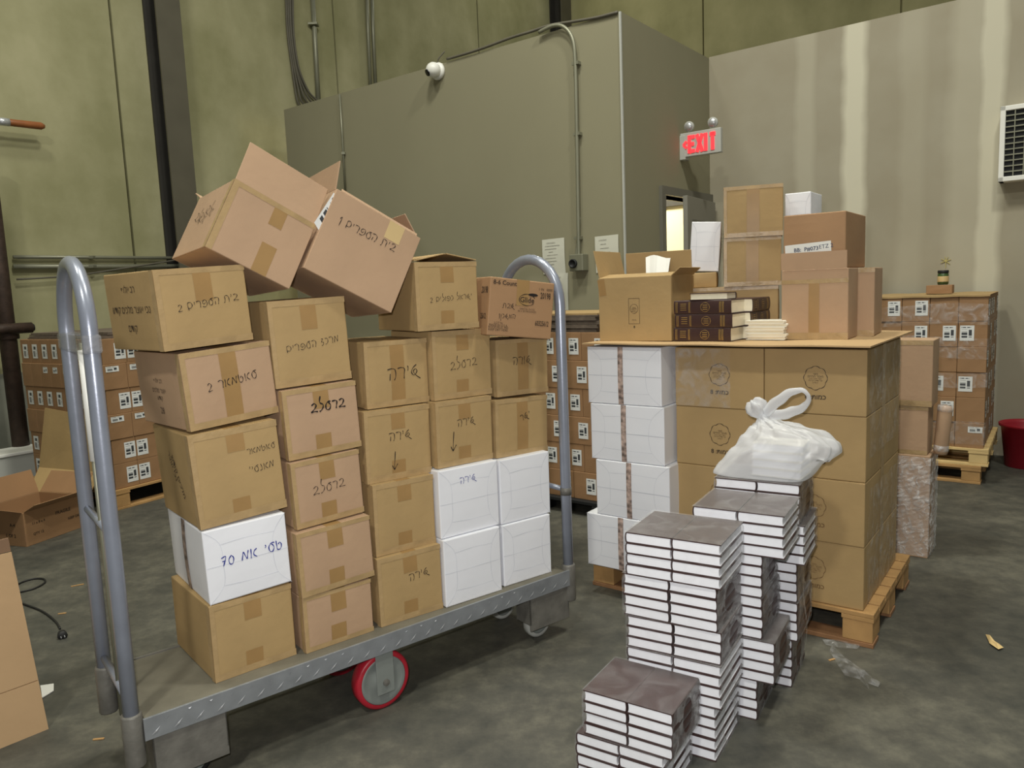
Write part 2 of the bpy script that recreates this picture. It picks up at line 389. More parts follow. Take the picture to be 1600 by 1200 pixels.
# office block: front
L_ = (OFFC - OFFL).dot(WW)
o = MB().box(0, L_, 0, .14, 0, HP).build('wall_center', M['drywall']); frame_obj(o, OFFL, WW); struct(o, 'olive drywall front of the inner office block', 'wall')
# office block: side with a doorway
S_ = (CORNER - OFFC).dot(WX)
d0 = (os_at(1036, 320) - OFFC).dot(WX); d1 = S_ - .06; DT = 2.2
o = MB().box(.14, d0, -.0, .14, 0, HP).box(d0, d1, 0, .14, DT, HP).box(d1, S_ + .1, 0, .14, 0, HP).build('wall_inner', M['drywall'])
frame_obj(o, OFFC, WX); struct(o, 'olive drywall side of the office block with the doorway', 'wall')
o = MB().box(-.012, .004, -.004, .012, 0, HP).build('trim_4', M['greypl']); frame_obj(o, OFFC, WX); struct(o, 'pale metal corner bead on the outer corner of the office block', 'trim')
# right drywall with pale compound bands
sr = lambda x, y: (rw_at(x, y) - CORNER).dot(WW)
bands = [(sr(1258, 180), .07, .28), (sr(1335, 180), .075, 1.0), (sr(1425, 180), .08, .15), (sr(1515, 180), .12, .28), (sr(1547, 230), .07, .8)]
o = MB().box(0, 7, 0, .12, 0, HP + .01).build('wall_right', drywall_patched('patched_drywall', bands))
frame_obj(o, CORNER, WW); struct(o, 'grey drywall partition with pale vertical joint compound bands', 'wall')
# room behind the door
IN = CORNER + WX * .02 - WW * 2.4
o = MB().box(0, 2.26, 0, .1, 0, 3.3).build('wall_inside', mat('cream_wall_paint', (240, 228, 190), .8, var=.02)); frame_obj(o, IN, WW); struct(o, 'cream wall inside the lit office', 'wall')
o = MB().box(0, 2.26, -.04, 0, 2.205, 2.275).build('trim_1', M['beam']); frame_obj(o, IN, WW); struct(o, 'dark trim band high on the cream office wall', 'trim')
rf_ = MB().box(-.02, L_ - .02, .02, 3.2, HP - .12, HP - .02).build('ceiling', M['drywall']); frame_obj(rf_, OFFL, WW); struct(rf_, 'added unseen low roof over the inner office block', 'ceiling')  # unseen; added to keep the office lamp's light off the far walls
area('office_lamp', IN - WX * .9 + WW * 1.2 + ZZ * 3.0, IN + WW * 1.6 + ZZ * 1.9, .4, 110, (1, .93, .72))
# door frame and leaf
fr = MB()
fw = .07
fr.box(d0 - fw, d0, -.03, .16, 0, DT).box(d1, d1 + fw, -.03, .16, 0, DT).box(d0 - fw, d1 + fw, -.03, .16, DT, DT + fw)
o = fr.build('trim_2', M['frame']); frame_obj(o, OFFC, WX); struct(o, 'grey metal frame around the office doorway', 'trim')
dr = thing('door_1', 'light grey panelled office door standing ajar beside exit sign', 'door'); dr['kind'] = 'structure'
frame_obj(dr, OFFC + WX * d1 - WW * .0 + WW * .035, WX); dr.matrix_world = dr.matrix_world @ Matrix.Rotation(R(6), 4, 'Z')
DW = .80
lf = MB().box(-DW, 0, -.04, 0, .01, DT - .01).build('door_leaf', M['door'], dr, bevel=.003)
MB().box(-DW + .12, -.12, -.045, -.04, .35, .95).box(-DW + .12, -.12, -.045, -.04, 1.15, 2.0).build('door_panel', M['frame'], lf, bevel=.002)
MB().lathe([(.012, 0), (.012, .03), (.028, .035), (.03, .05), (.022, .065), (0.002, .068)], (-DW + .07, -.04, 1.0), 20, (0, -1, 0)).build('door_knob', M['bright'], lf, True)

# steel columns
def column(name, P, label, hgt=8.4, dep=.26, wid=.26):
    """H section against the wall: local x along the wall, -y into the room"""
    c = MB().box(-wid / 2, wid / 2, -.03, -.01, 0, hgt).box(-.01, .01, -dep + .02, -.03, 0, hgt)
    o = c.build(name, M['beam']); frame_obj(o, P, WX); tag(o, label, 'column', kind='structure')
    MB().box(-wid / 2, wid / 2, -dep, -dep + .02, 0, hgt).build('front_flange', M['beamgrey'], o); return o
P1 = lw_at(254, 150); P1.z = 0
column('steel_column', P1, 'dark steel column standing against left concrete wall')
P2 = COLP - WX * .05; P2.z = 0
column('steel_column', P2, 'dark steel column in far corner above the office block', wid=.3)

def pipe(name, pts, r, m, label, cat, n=10, clamps=None, cm=None):
    t = thing(name, label, cat, pts[0])
    q = [Vector(p) - Vector(pts[0]) for p in pts]
    MB().tube(q, r, n).build('pipe', m, t, True)
    for cpos in (clamps or []):
        c = Vector(cpos) - Vector(pts[0]); MB().box(c.x - r * 1.8, c.x + r * 1.8, c.y - r * 1.8, c.y + r * 1.8, c.z - .012, c.z + .012).build('clamp', cm or M['galv'], t)
    return t
def smooth(pts, k=6, closed=False):
    P = [Vector(p) for p in pts]; n = len(P); out = []
    g = (lambda i: P[i % n]) if closed else (lambda i: P[max(0, min(n - 1, i))])
    for i in range(n if closed else n - 1):
        a, b, c, d = g(i - 1), g(i), g(i + 1), g(i + 2)
        for j in range(k):
            t = j / k
            out.append(.5 * ((2 * b) + (c - a) * t + (2 * a - 5 * b + 4 * c - d) * t * t + (3 * b - a - 3 * c + d) * t ** 3))
    if not closed: out.append(P[-1])
    return out
def wallpts(fn, nrm, off, px): return [fn(*p) + nrm * off for p in px]

# left wall runs of conduit and cable
for k, (px, lab) in enumerate([([(18, 402), (140, 402.5), (330, 404)], 'upper horizontal grey conduit low on left concrete wall'),
                               ([(18, 417), (140, 417), (330, 416)], 'lower horizontal grey conduit on left concrete wall')]):
    pts = wallpts(lw_at, WW, .04, px); pipe('conduit', pts, .017 + .006 * k, M['galv'], lab, 'conduit', clamps=[pts[1]])
pipe('cable', smooth(wallpts(lw_at, WW, .06, [(22, 437), (110, 431), (200, 418), (300, 402)])), .008, M['cable'], 'thin dark cable slanting up below the horizontal conduits', 'cable')
pipe('conduit', wallpts(lw_at, WW, .05, [(483, -30), (489, 80), (494, 170)]), .03, M['galv'], 'single vertical conduit right of the cable bundle on left wall', 'conduit', clamps=[lw_at(486, 40) + WW * .05])
pc = thing('conduit', 'pair of vertical conduits beside panel joint above office block', 'conduit', lw_at(575, -40) + WW * .05)
for dx in (0, 8):
    pts = wallpts(lw_at, WW, .05, [(568 + dx, -40), (571 + dx, 50), (575 + dx, 140)]); MB().tube([p - pc.location for p in pts], .024, 10).build('pipe', M['galv'], pc, True)
bd = thing('cable_bundle', 'dark bundle of cables hanging down left wall behind office block', 'cable', lw_at(446, -20) + WW * .05)
rnd = random.Random(3)
for k in range(7):
    px = [(443 + k * 1.6, -20), (446 + k * 1.2, 50), (453 + k * 1.3, 105), (458 + k * 3, 140), (461 + k * 5.0, 158 + rnd.uniform(-2, 4)), (466 + k * 8, 168)]
    MB().tube([p - bd.location for p in smooth(wallpts(lw_at, WW, .04 + .02 * (k % 3), px))], .013, 8).build('cable', M['cable'], bd, True)
pipe('conduit', wallpts(of_at, -WX, .02, [(533, 148), (537, 210), (542, 300)]), .010, M['galv'], 'thin vertical conduit on office block front behind tilted box', 'conduit', clamps=[of_at(539, 240) - WX * .02])

# drop conduit with outlet box
oc = thing('outlet_conduit', 'conduit dropping to grey outlet box on office block front', 'conduit', of_at(909, 413))
pts = smooth(wallpts(of_at, -WX, .035, [(908, 405), (907, 340), (905, 210), (902.5, 100), (898, 62), (885, 44), (868, 42), (846, 52)]))
MB().tube([p - oc.location for p in pts], .015, 10).build('pipe', M['galv'], oc, True)
pts = smooth(wallpts(of_at, -WX, .03, [(903.5, 405), (904, 390), (907, 372), (908, 340)])); MB().tube([p - oc.location for p in pts], .010, 8).build('lead', M['galv'], oc, True)
ob = MB(); c0 = of_at(899, 424) - oc.location; ob.obox(c0, WW * .13, -WX * .09, ZZ * .135); ob.build('box', M['galv'], oc, bevel=.006)
pz = of_at(905.5, 412) - oc.location - WX * .09
MB().lathe([(.036, 0), (.036, .02), (.026, .022), (.0255, .008), (.002, .008)], pz, 24, -WX).build('socket', M['dark'], oc, True)
for i, pxy in enumerate([(906, 372), (905, 210), (903, 100)]):
    c = of_at(*pxy) - oc.location; MB().obox(c - WW * .03 - ZZ * .012, WW * .06, -WX * .045, ZZ * .024).build('clamp', M['galv'], oc)
# loose cable lying along the top edge of the office front
pts = smooth([of_at(x, y) - WX * .01 + ZZ * .03 for x, y in [(700, 98), (735, 88), (762, 79), (800, 65), (830, 56), (862, 46), (900, 40), (935, 34), (966, 26)]])
pipe('cable', pts, .012, M['cable'], 'loose cable running along top edge of office block', 'cable')

# security camera
pc_ = of_at(686, 112)
sc_ = thing('security_camera', 'white dome security camera near top of office block', 'camera', pc_)
MB().lathe([(.075, 0), (.078, .02), (.07, .035), (.045, .045)], (0, 0, 0), 24, -WX).build('mount', M['whitepl'], sc_, True)
MB().lathe([(.002, -.068)] + [(.068 * math.cos(a), .068 * math.sin(a)) for a in [R(x) for x in range(-75, 90, 15)]] + [(.002, .068)], -WX * .075, 24, (-WX - ZZ * .3 - WW * .5)).build('dome', M['whitepl'], sc_, True)
ax = (-WX - ZZ * .55 - WW * .45).normalized()
MB().lathe([(.03, .05), (.03, .072), (.024, .074), (.002, .074)], -WX * .075, 20, ax).build('lens', M['glassdark'], sc_, True)
MB().tube(smooth([-WX * .02 + ZZ * .06, -WX * .03 + ZZ * .10 + WW * .03, ZZ * .16 + WW * .08]), .006, 8).build('lead', M['cable'], sc_, True)

# paper notices
def sheet(px, w_, h_, label, tilt=0, lines=9, fold=False):
    p = of_at(*px) - WX * .004
    t = thing('paper_notice', label, 'paper', p); frame_obj(t, p, WW); t.matrix_world = t.matrix_world @ Matrix.Rotation(R(tilt), 4, 'Y')
    MB().grid(lambda u, v: ((u) * w_, -.004 * math.sin(math.pi * v) - .002, -v * h_), 4, 6).build('sheet', M['paper'], t)
    ln = MB(); r_ = random.Random(lines)
    for i in range(lines):
        z = -h_ * (.1 + .8 * i / lines); a = w_ * r_.uniform(.12, .3); b = w_ * r_.uniform(.45, .85)
        ln.box(a, b, -.0075, -.0068, z - h_ * .012, z)
    ln.build('text_lines', M['faintgrey'], t)
M['faintgrey'] = mat('faint_grey_print', (160, 158, 148), .8, var=.05)
sheet((847.5, 375), .225, .29, 'white paper notice on office wall, upper of the two sheets', -1)
sheet((867, 427), .135, .31, 'lower paper sheet on office wall below the other notice', 1, 4)
sheet((930, 370), .215, .29, 'paper notice on office wall right of the outlet box', -1, 7)

# exit sign, standing out from the office side wall like a flag
ep = os_at(1066, 229); ex = thing('exit_sign', 'lit red EXIT sign with two lamp heads above the office door', 'sign', ep); frame_obj(ex, ep, WW)
SWD, SHT = (rw_at(1127, 226) - EYE).length * 0 + .40, .235
k = (os_at(1066, 229) - EYE).length; SWD = 56 * k / F_PX * 1.10; SHT = 34 * k / F_PX
MB().box(.0, SWD, -.045, .0, -SHT / 2, SHT / 2).build('housing', M['greypl'], ex, bevel=.006)
MB().box(-.004, .05, -.05, .03, -SHT / 2 - .02, SHT / 2 - .02).build('mount', M['greypl'], ex, bevel=.004)
for x in (.22, .80):
    hd = MB().lathe([(.012, -.05), (.03, -.04), (.042, -.01), (.044, .012), (.036, .016), (.002, .018)], (SWD * x, -.03, SHT / 2 + .05), 20, (0, -1, -.15)).build('lamp_head', M['greypl'], ex, True)
    MB().lathe([(.034, 0), (.03, .008), (.002, .012)], (SWD * x, -.046, SHT / 2 + .048), 20, (0, -1, -.15)).build('lens', M['bright'], hd, True)
lt = MB(); y0, y1 = -.052, -.046; st = .030
def bar(xa, za, xb, zb, t=st):
    d = Vector((xb - xa, 0, zb - za)); n_ = Vector((-d.z, 0, d.x)).normalized() * t / 2
    lt.obox(Vector((xa, y0, za)) - n_, d, Vector((0, y1 - y0, 0)), n_ * 2)
hh = SHT * .36; x0 = SWD * .24; lwid = SWD * .135; gp = SWD * .05
bar(x0, -hh, x0, hh); bar(x0, hh - st / 2, x0 + lwid, hh - st / 2); bar(x0, 0, x0 + lwid * .85, 0); bar(x0, -hh + st / 2, x0 + lwid, -hh + st / 2)
x0 += lwid + gp; bar(x0, -hh, x0 + lwid, hh); bar(x0, hh, x0 + lwid, -hh)
x0 += lwid + gp; bar(x0 + .012, -hh, x0 + .012, hh)
x0 += .03 + gp; bar(x0 + lwid / 2, -hh, x0 + lwid / 2, hh); bar(x0, hh - st / 2, x0 + lwid, hh - st / 2)
bar(SWD * .17, hh * .38, SWD * .09, 0, .022); bar(SWD * .09, 0, SWD * .17, -hh * .38, .022)
tag(lt.build('letters', M['exitred'], ex), 'glowing red letters EXIT with left chevron')

# louvred unit high on the right wall
a0 = rw_at(1562, 287); a1 = rw_at(1562, 172); ah = a1.z - a0.z
ac = thing('air_grille', 'white framed air unit with dark grid on right drywall', 'air vent', a0); frame_obj(ac, a0, WW)
AWd = .75
MB().box(0, AWd, -.14, 0, 0, .035).box(0, AWd, -.14, 0, ah - .035, ah).box(0, .035, -.14, 0, 0, ah).box(AWd - .035, AWd, -.14, 0, 0, ah).build('frame', M['whitepl'], ac, bevel=.004)
MB().box(.03, AWd - .03, -.11, -.02, .03, ah - .03).build('backing', M['dark'], ac)
gr = MB(); n = 12
for i in range(1, n): z = .03 + (ah - .06) * i / n; gr.box(.03, AWd - .03, -.13, -.115, z - .004, z + .004)
gr.build('louvres', M['galv'], ac)
gv = MB()
for i in range(1, 11): x = .03 + (AWd - .06) * i / 11; gv.box(x - .003, x + .003, -.134, -.126, .03, ah - .03)
gv.build('grid_bars', M['galv'], ac)

# ================================================================== writing
FONT_CACHE = {}
def type_poly(text, bold=False):
    """triangles of typeset text, 1 unit high, origin bottom-left"""
    key = (text, bold); squeeze = .56 if bold == 2 else 1
    if key in FONT_CACHE: return FONT_CACHE[key]
    cu = bpy.data.curves.new('type', 'FONT'); cu.body = text; cu.resolution_u = 2
    if bold: cu.offset = .018
    o = bpy.data.objects.new('type', cu); COL.objects.link(o)
    dg = bpy.context.evaluated_depsgraph_get(); dg.update(); me = o.evaluated_get(dg).to_mesh()
    vs = [(v.co.x * squeeze, v.co.y) for v in me.vertices]; fs = [list(p.vertices) for p in me.polygons]
    o.evaluated_get(dg).to_mesh_clear(); bpy.data.objects.remove(o); bpy.data.curves.remove(cu)
    FONT_CACHE[key] = (vs, fs); return vs, fs
def heb(s): return s[::-1]

# cursive hand: width and strokes of each letter (baseline 0, body height 1)
HAND = {
 'ב': (.8, [[(.1, .85), (.45, 1), (.72, .75), (.5, .35), (.08, .05), (.45, .06), (.9, 0)]]),
 'י': (.25, [[(.12, 1), (.16, .85), (.1, .62)]]),
 'ת': (.95, [[(0, .02), (.14, .06), (.2, .5), (.22, .95), (.55, 1), (.8, .8), (.84, .4), (.82, 0)]]),
 'ה': (.8, [[(0, .95), (.45, 1), (.74, .8), (.72, .3), (.6, 0)], [(.2, .55), (.16, .05)]]),
 'ס': (.75, [[(.75, 1), (.4, .98), (.08, .6), (.2, .1), (.55, .05), (.7, .45), (.5, .85), (.3, .95)]]),
 'פ': (.85, [[(.05, .1), (.5, -.02), (.82, .4), (.65, .9), (.25, .9), (.12, .55), (.4, .4), (.55, .6)]]),
 'ר': (.7, [[(0, .92), (.4, 1), (.64, .8), (.62, .35), (.56, 0)]]),
 'ש': (.9, [[(.6, 1.05), (.22, .8), (.08, .42), (.3, .15), (.62, .38), (.5, .68), (.28, .5), (.5, .08), (.95, -.28)]]),
 'ו': (.25, [[(.14, 1), (.12, .5), (.1, 0)]]),
 'א': (.8, [[(.08, 1), (.1, .5), (.08, 0)], [(.75, .95), (.42, .7), (.38, .3), (.75, .02)]]),
 'ט': (.75, [[(.05, 1.1), (.08, .5), (.2, .05), (.55, .1), (.66, .5), (.45, .8), (.3, .6)]]),
 'מ': (.8, [[(.02, 0), (.14, .55), (.2, .95), (.45, .4), (.6, .1), (.68, .6), (.74, 1)]]),
 'כ': (.6, [[(.05, 1), (.45, .9), (.55, .5), (.4, .1), (.02, 0)]]),
 'ז': (.55, [[(.1, .95), (.45, .95), (.2, .62), (.15, .5), (.45, .4), (.4, .05), (.08, 0)]]),
 'ל': (.7, [[(.32, 1.75), (.2, 1.2), (.3, .9), (.6, .75), (.62, .4), (.35, .1), (.1, -.02)]]),
 'ן': (.25, [[(.12, 1), (.12, .3), (.1, -.6)]]),
 'נ': (.5, [[(.25, 1), (.36, .5), (.3, .05), (.02, 0)]]),
 'ם': (.75, [[(.1, -.02), (.06, .5), (.1, .98), (.5, 1), (.7, .6), (.5, .2), (.1, .25)]]),
 'ח': (.8, [[(.08, 0), (.1, .95), (.5, 1), (.72, .7), (.7, 0)]]),
 '1': (.35, [[(.0, .8), (.25, 1.05), (.25, .5), (.24, -.2)]]),
 '2': (.65, [[(.05, .8), (.3, 1), (.52, .75), (.35, .35), (.05, 0), (.6, .02)]]),
 '7': (.6, [[(.02, .9), (.5, 1), (.35, .5), (.2, 0)], [(.12, .5), (.45, .5)]]),
 '0': (.6, [[(.3, 1), (.06, .6), (.15, .08), (.45, .08), (.55, .6), (.3, 1)]]),
 "'": (.2, [[(.1, 1.1), (.05, .85)]]),
 '↓': (.7, [[(.36, 1), (.33, 0), (.3, -.9)], [(0, -.45), (.16, -.8), (.3, -.95), (.5, -.7), (.7, -.35)]]),
 ' ': (.45, []),
}
def hand_strokes(text, seed=1, slant=.06):
    """right-to-left handwriting; strokes in a frame whose x runs left to right, width total returned"""
    r_ = random.Random(seed); x = 0; out = []
    for ch in text:
        if ch not in HAND: continue
        wd_, st_ = HAND[ch]; x -= wd_
        for s in st_:
            out.append([(x + px + slant * py + r_.uniform(-.03, .03), py + r_.uniform(-.04, .04)) for px, py in s])
        x -= .16
    return out, -x
def ribbon(strokes, width, k=5):
    """flat pen strokes -> (verts2d, quads)"""
    vs = []; fs = []
    for s in strokes:
        P = [Vector((a, b, 0)) for a, b in s]
        P = smooth(P, k) if len(P) > 2 else P
        o = len(vs)
        for i, p in enumerate(P):
            t = (P[min(i + 1, len(P) - 1)] - P[max(i - 1, 0)]); t = t.normalized() if t.length > 1e-9 else Vector((1, 0, 0))
            n_ = Vector((-t.y, t.x, 0)) * width / 2 * (.75 + .25 * math.sin(i * .7))
            vs += [(p.x + n_.x, p.y + n_.y), (p.x - n_.x, p.y - n_.y)]
        for i in range(len(P) - 1): fs.append([o + 2 * i, o + 2 * i + 1, o + 2 * i + 3, o + 2 * i + 2])
    return vs, fs

# ================================================================== cartons
FACES = ('front', 'back', 'left', 'right', 'top', 'bottom')
class Box:
    """a carton's surface in its own frame: x across the front, y into the depth, z up; origin at the middle of its base"""
    def __init__(s, w, d, h, bulge=.004): s.w, s.d, s.h, s.b = w, d, h, bulge
    def pt(s, face, u, v, off=0):
        """u, v in 0..1 seen from outside (u to the right, v up)"""
        q = s.b * (1 - (2 * u - 1) ** 2) * (1 - (2 * v - 1) ** 2) + off
        w, d, h = s.w, s.d, s.h
        if face == 'front': return Vector(((u - .5) * w, -d / 2 - q, v * h))
        if face == 'back': return Vector(((.5 - u) * w, d / 2 + q, v * h))
        if face == 'left': return Vector((-w / 2 - q, (.5 - u) * d, v * h))
        if face == 'right': return Vector((w / 2 + q, (u - .5) * d, v * h))
        if face == 'top': return Vector(((u - .5) * w, (v - .5) * d, h + max(0, q - s.b * .6)))
        return Vector(((u - .5) * w, (.5 - v) * d, -max(0, off)))
    def size(s, face): return (s.w, s.h) if face in ('front', 'back') else (s.d, s.h) if face in ('left', 'right') else (s.w, s.d)
    def body(s, faces=FACES, n=6):
        bm = bmesh.new()
        for f in faces:
            g = [[bm.verts.new(s.pt(f, i / n, j / n)) for i in range(n + 1)] for j in range(n + 1)]
            for j in range(n):
                for i in range(n): bm.faces.new((g[j][i], g[j][i + 1], g[j + 1][i + 1], g[j + 1][i]))
        bmesh.ops.remove_doubles(bm, verts=bm.verts, dist=1e-5)
        return bm
    def patch(s, mb, face, u0, v0, u1, v1, off=.0009, n=4, rot=0):
        cu, cv = (u0 + u1) / 2, (v0 + v1) / 2; W, H = s.size(face); c, sn = math.cos(rot), math.sin(rot)
        def fn(a, b):
            x = (u0 + (u1 - u0) * a - cu) * W; y = (v0 + (v1 - v0) * b - cv) * H
            return s.pt(face, cu + (x * c - y * sn) / W, cv + (x * sn + y * c) / H, off)
        mb.grid(fn, n, n); return mb
    def write(s, mb, face, poly, cu, cv, size, rot=0, off=.0016, ox=.5, oy=.5):
        """typeset or ribbon polygons centred at (cu, cv); size = height of one unit in metres"""
        vs, fs = poly; W, H = s.size(face)
        xs = [p[0] for p in vs]; ys = [p[1] for p in vs]; mx = min(xs) + (max(xs) - min(xs)) * ox; my = min(ys) + (max(ys) - min(ys)) * oy
        c, sn = math.cos(rot), math.sin(rot)
        mb.add([s.pt(face, cu + ((x - mx) * c - (y - my) * sn) * size / W, cv + ((x - mx) * sn + (y - my) * c) * size / H, off) for x, y in vs], fs); return mb

def bm_obj(bm, name, m, parent, smooth_=False, bevel=0):
    me = bpy.data.meshes.new(name); bmesh.ops.recalc_face_normals(bm, faces=bm.faces); bm.to_mesh(me); bm.free(); me.materials.append(m)
    if smooth_: me.polygons.foreach_set('use_smooth', [True] * len(me.polygons))
    return link(name, me, parent, bevel)
def place(pos, yaw, roll=0, pitch=0, w=0, d=0):
    """world matrix of a carton whose front-bottom-left corner is at pos"""
    rot = Matrix.Rotation(yaw, 3, 'Z') @ Matrix.Rotation(roll, 3, 'Y') @ Matrix.Rotation(pitch, 3, 'X')
    p = Vector(pos) + rot @ Vector((w / 2, d / 2, 0)); m = rot.to_4x4(); m.translation = p; return m
def hand(text, seed=1, pen=.09): 
    st_, w_ = hand_strokes(text, seed); return ribbon(st_, pen)

def carton(label, pos, yaw, roll, dims, m='tan', group=None, tape='ends', writing=(), prints=(), edge=True, pitch=0, name='cardboard_box', white=False, extra=None, bulge=.004, cat='box'):
    w, d, h = dims; B = Box(w, d, h, bulge)
    t = thing(name, label, cat, group=group); t.matrix_world = place(pos, yaw, roll, pitch, w, d)
    bm_obj(B.body(), 'body', M[m], t, bevel=.004)
    if not white:
        tp = MB(); tw = .055 / w
        def strip(v_end, n_=4):     # one strip: along the top seam and down over the front edge
            A = MB(); q = [B.pt('front', .5 + s_ * tw / 2, v_end + (1 - v_end) * k / n_, .0009) for k in range(n_ + 1) for s_ in (-1, 1)]
            q += [B.pt('top', .5 + s_ * tw / 2, k / 6, .0009) for k in range(1, 7) for s_ in (-1, 1)]
            A.add(q, [[2 * k, 2 * k + 1, 2 * k + 3, 2 * k + 2] for k in range(len(q) // 2 - 1)]); A.build('tape', M['tape'], t)
        if tape == 'full': strip(0, 6)
        elif tape == 'ends':
            strip(1 - .075 / h); B.patch(tp, 'front', .48 - tw / 2, 0, .48 + tw / 2, .07 / h); tp.build('tape', M['tape'], t)
        elif tape == 'top': strip(1 - .1 / h)
        if edge:
            te = MB(); B.patch(te, 'front', 0, 0, .055, 1, .0012); B.patch(te, 'left', .93, 0, 1, 1, .0012)
            B.patch(te, 'front', .0, 0, 1, .09, .0011); B.patch(te, 'front', 0, .93, 1, 1, .0011)
            te.build('edge_tape', M['clear_edge'], t)
    else:
        ln = MB()   # folded paper end: creases run from the corners to a long hexagon
        def crease(pts, face='front'):
            W, H = B.size(face)
            B_ = [(x * W, y * H) for x, y in pts]; vs, fs = ribbon([B_], .0016)
            ln.add([B.pt(face, x / W, y / H, .0008) for x, y in vs], fs)
        crease([(0, 1), (.18, .8), (.2, .5), (.18, .22), (0, 0)]); crease([(1, 1), (.84, .78), (.8, .5), (.84, .2), (1, 0)])
        crease([(.18, .78), (.5, .8), (.84, .78)]); crease([(.18, .22), (.5, .2), (.84, .2)])
        crease([(0, .5), (.25, .5), (.6, .505), (1, .5)])
        ln.build('creases', M['whiteline'], t)
    for i, (txt, cu, cv, size, ink, pen, rot) in enumerate(writing):
        mb = MB(); B.write(mb, 'front', hand(txt, len(txt) * 7 + i, pen), cu, cv, size * .66, rot); o = mb.build('handwriting', M[ink], t); o['label'] = ('blue' if ink == 'blue' else 'black') + ' marker handwriting'
    if prints:
        mb = MB()
        for face, txt, cu, cv, size, rot, bold in prints: B.write(mb, face, type_poly(txt, bold), cu, cv, size, rot)
        o = mb.build('printed_text', M['print'], t); o['label'] = 'dark printed text'
    if extra: extra(t, B)
    return t

# ================================================================== the U-boat platform cart
YC = R(38.17); CORG = Vector((-0.4776, 2.5032, 0)); CC = Vector((math.cos(YC), math.sin(YC), 0)); CD = Vector((-math.sin(YC), math.cos(YC), 0))
def cl(P): return Vector(((P - CORG).dot(CC), (P - CORG).dot(CD), P.z))
cart = thing('platform_cart', 'grey steel platform cart with tall pipe handles carrying stacked boxes', 'cart', CORG, (0, 0, YC))
XL, XR = -.80, .885
MB().box(-.77, .862, .004, .42, .262, .279).build('deck', M['deck'], cart, bevel=.002)
lip = MB().box(-.775, .87, -.004, .004, .216, .283).build('tread_rail', M['tread'], cart, bevel=.001)
tb = MB(); n = 27
for i in range(n):
    x = -.745 + 1.59 * i / (n - 1); a = R(38 if True else -38)
    d = Vector((math.cos(a), 0, math.sin(a))) * .017; nn = Vector((-math.sin(a), 0, math.cos(a))) * .0028
    c = Vector((x, -.004, .238)); tb.add([c - d, c - nn - Vector((0, .0035, 0)), c + d, c + nn - Vector((0, .0035, 0)), c + Vector((0, -.0045, 0))], [[0, 1, 4], [1, 2, 4], [2, 3, 4], [3, 0, 4]])
    tb.add([(x + .03, -.004, .262 + .010 * math.sin(i)), (x + .034, -.006, .268), (x + .04, -.004, .272)], [[0, 1, 2]])  # small bright triangle drawn as a glint on the tread plate
tb.build('tread_bars_and_glints', M['bright'], lip)
MB().box(-.775, .87, .42, .428, .216, .283).build('back_rail', M['steeldark'], cart)
for xx in (-.66, .0, .76): MB().box(xx - .02, xx + .02, .004, .42, .222, .262).build('cross_member', M['steeldark'], cart)
def handle(x):
    ztop = 1.575; r = .19; c = .21; pts = [(x, .02, .16), (x, .02, .7), (x, .02, ztop - r)]
    for k in range(1, 16):
        a = math.pi * k / 16; pts.append((x, c - r * math.cos(a), ztop - r + r * math.sin(a)))
    pts += [(x, .40, ztop - r), (x, .40, .7), (x, .40, .16)]
    hd = MB().tube(pts, .0215, 16).build('handle', M['steel'], cart, True)
    for y in (.02, .40):
        MB().lathe([(.027, 0), (.0285, .004), (.0285, .15), (.026, .156)], (x, y, .145), 20).build('socket', M['steeldark'], hd, True)
    return hd
hL = handle(XL); hR = handle(XR)
zb = [cl(onpl(x, y, CORG + CC * XL, CC)).z for x, y in [(122, 535), (146, 805), (181, 1060)]]
MB().tube([(XL, .04, zb[1]), (XL, .38, zb[1])], .011, 10).build('crossbar', M['steel'], hL, True)
MB().tube([(XL, .04, zb[2]), (XL, .38, zb[2])], .011, 10).build('crossbar', M['steel'], hL, True)
o = MB().box(XL - .024, XL + .024, -.004, .424, zb[0] - .026, zb[0] + .026).build('plastic_band', M['greypl'], hL, bevel=.008)
M['stretchband'] = film_mat('translucent_band', .3, .25, 20, (165, 165, 168))
o.data.materials[0] = M['stretchband']
yr = .17
rod = MB().tube([(XL, yr, zb[0]), (XL, yr, zb[2] - .10)], .0065, 8).build('rod', M['galv'], hL, True)
MB().tube([(XL, yr, zb[0] - .02), (XL, yr, zb[0] - .34)], .011, 10).build('white_sleeve', M['whitepl'], rod, True)
for y in (.02, .40): MB().tube([(XR, y, .6), (XR, y, .63)], .024, 14).build('weld_collar', M['steeldark'], hR, True)
MB().tube([(XR, .04, .62), (XR, .38, .62)], .011, 10).build('crossbar', M['steel'], hR, True)
# end skirts with small casters, big red wheels in the middle
for x0_, x1_ in ((-.755, -.545), (.66, .87)):
    br = MB().box(x0_, x1_, .006, .014, .075, .222).box(x0_, x0_ + .006, .006, .1, .1, .222).box(x1_ - .006, x1_, .006, .1, .1, .222).build('caster_bracket', M['steeldark'], cart, bevel=.002)
    MB().box(x0_, x1_, .40, .408, .12, .222).build('back_plate', M['steeldark'], cart, bevel=.002)
def wheel(parent, x, y, r, wid, rim, face, hubr=.02):
    w = MB().lathe([(r - .017, -wid / 2), (r - .006, -wid / 2), (r, -wid / 2 + .006), (r, wid / 2 - .006), (r - .006, wid / 2), (r - .017, wid / 2), (r - .017, -wid / 2)], (x, y, r), 40, (0, 1, 0), False).build('wheel', rim, parent, True)
    MB().lathe([(hubr, -wid / 2 - .006), (hubr + .004, -wid / 2 + .001), (r - .03, -wid / 2 + .004), (r - .020, -wid / 2 - .001), (r - .0172, -wid / 2 + .002), (r - .0172, wid / 2 - .002), (r - .020, wid / 2 + .001), (hubr, wid / 2 + .004)], (x, y, r), 40, (0, 1, 0)).build('hub', face, w, True)
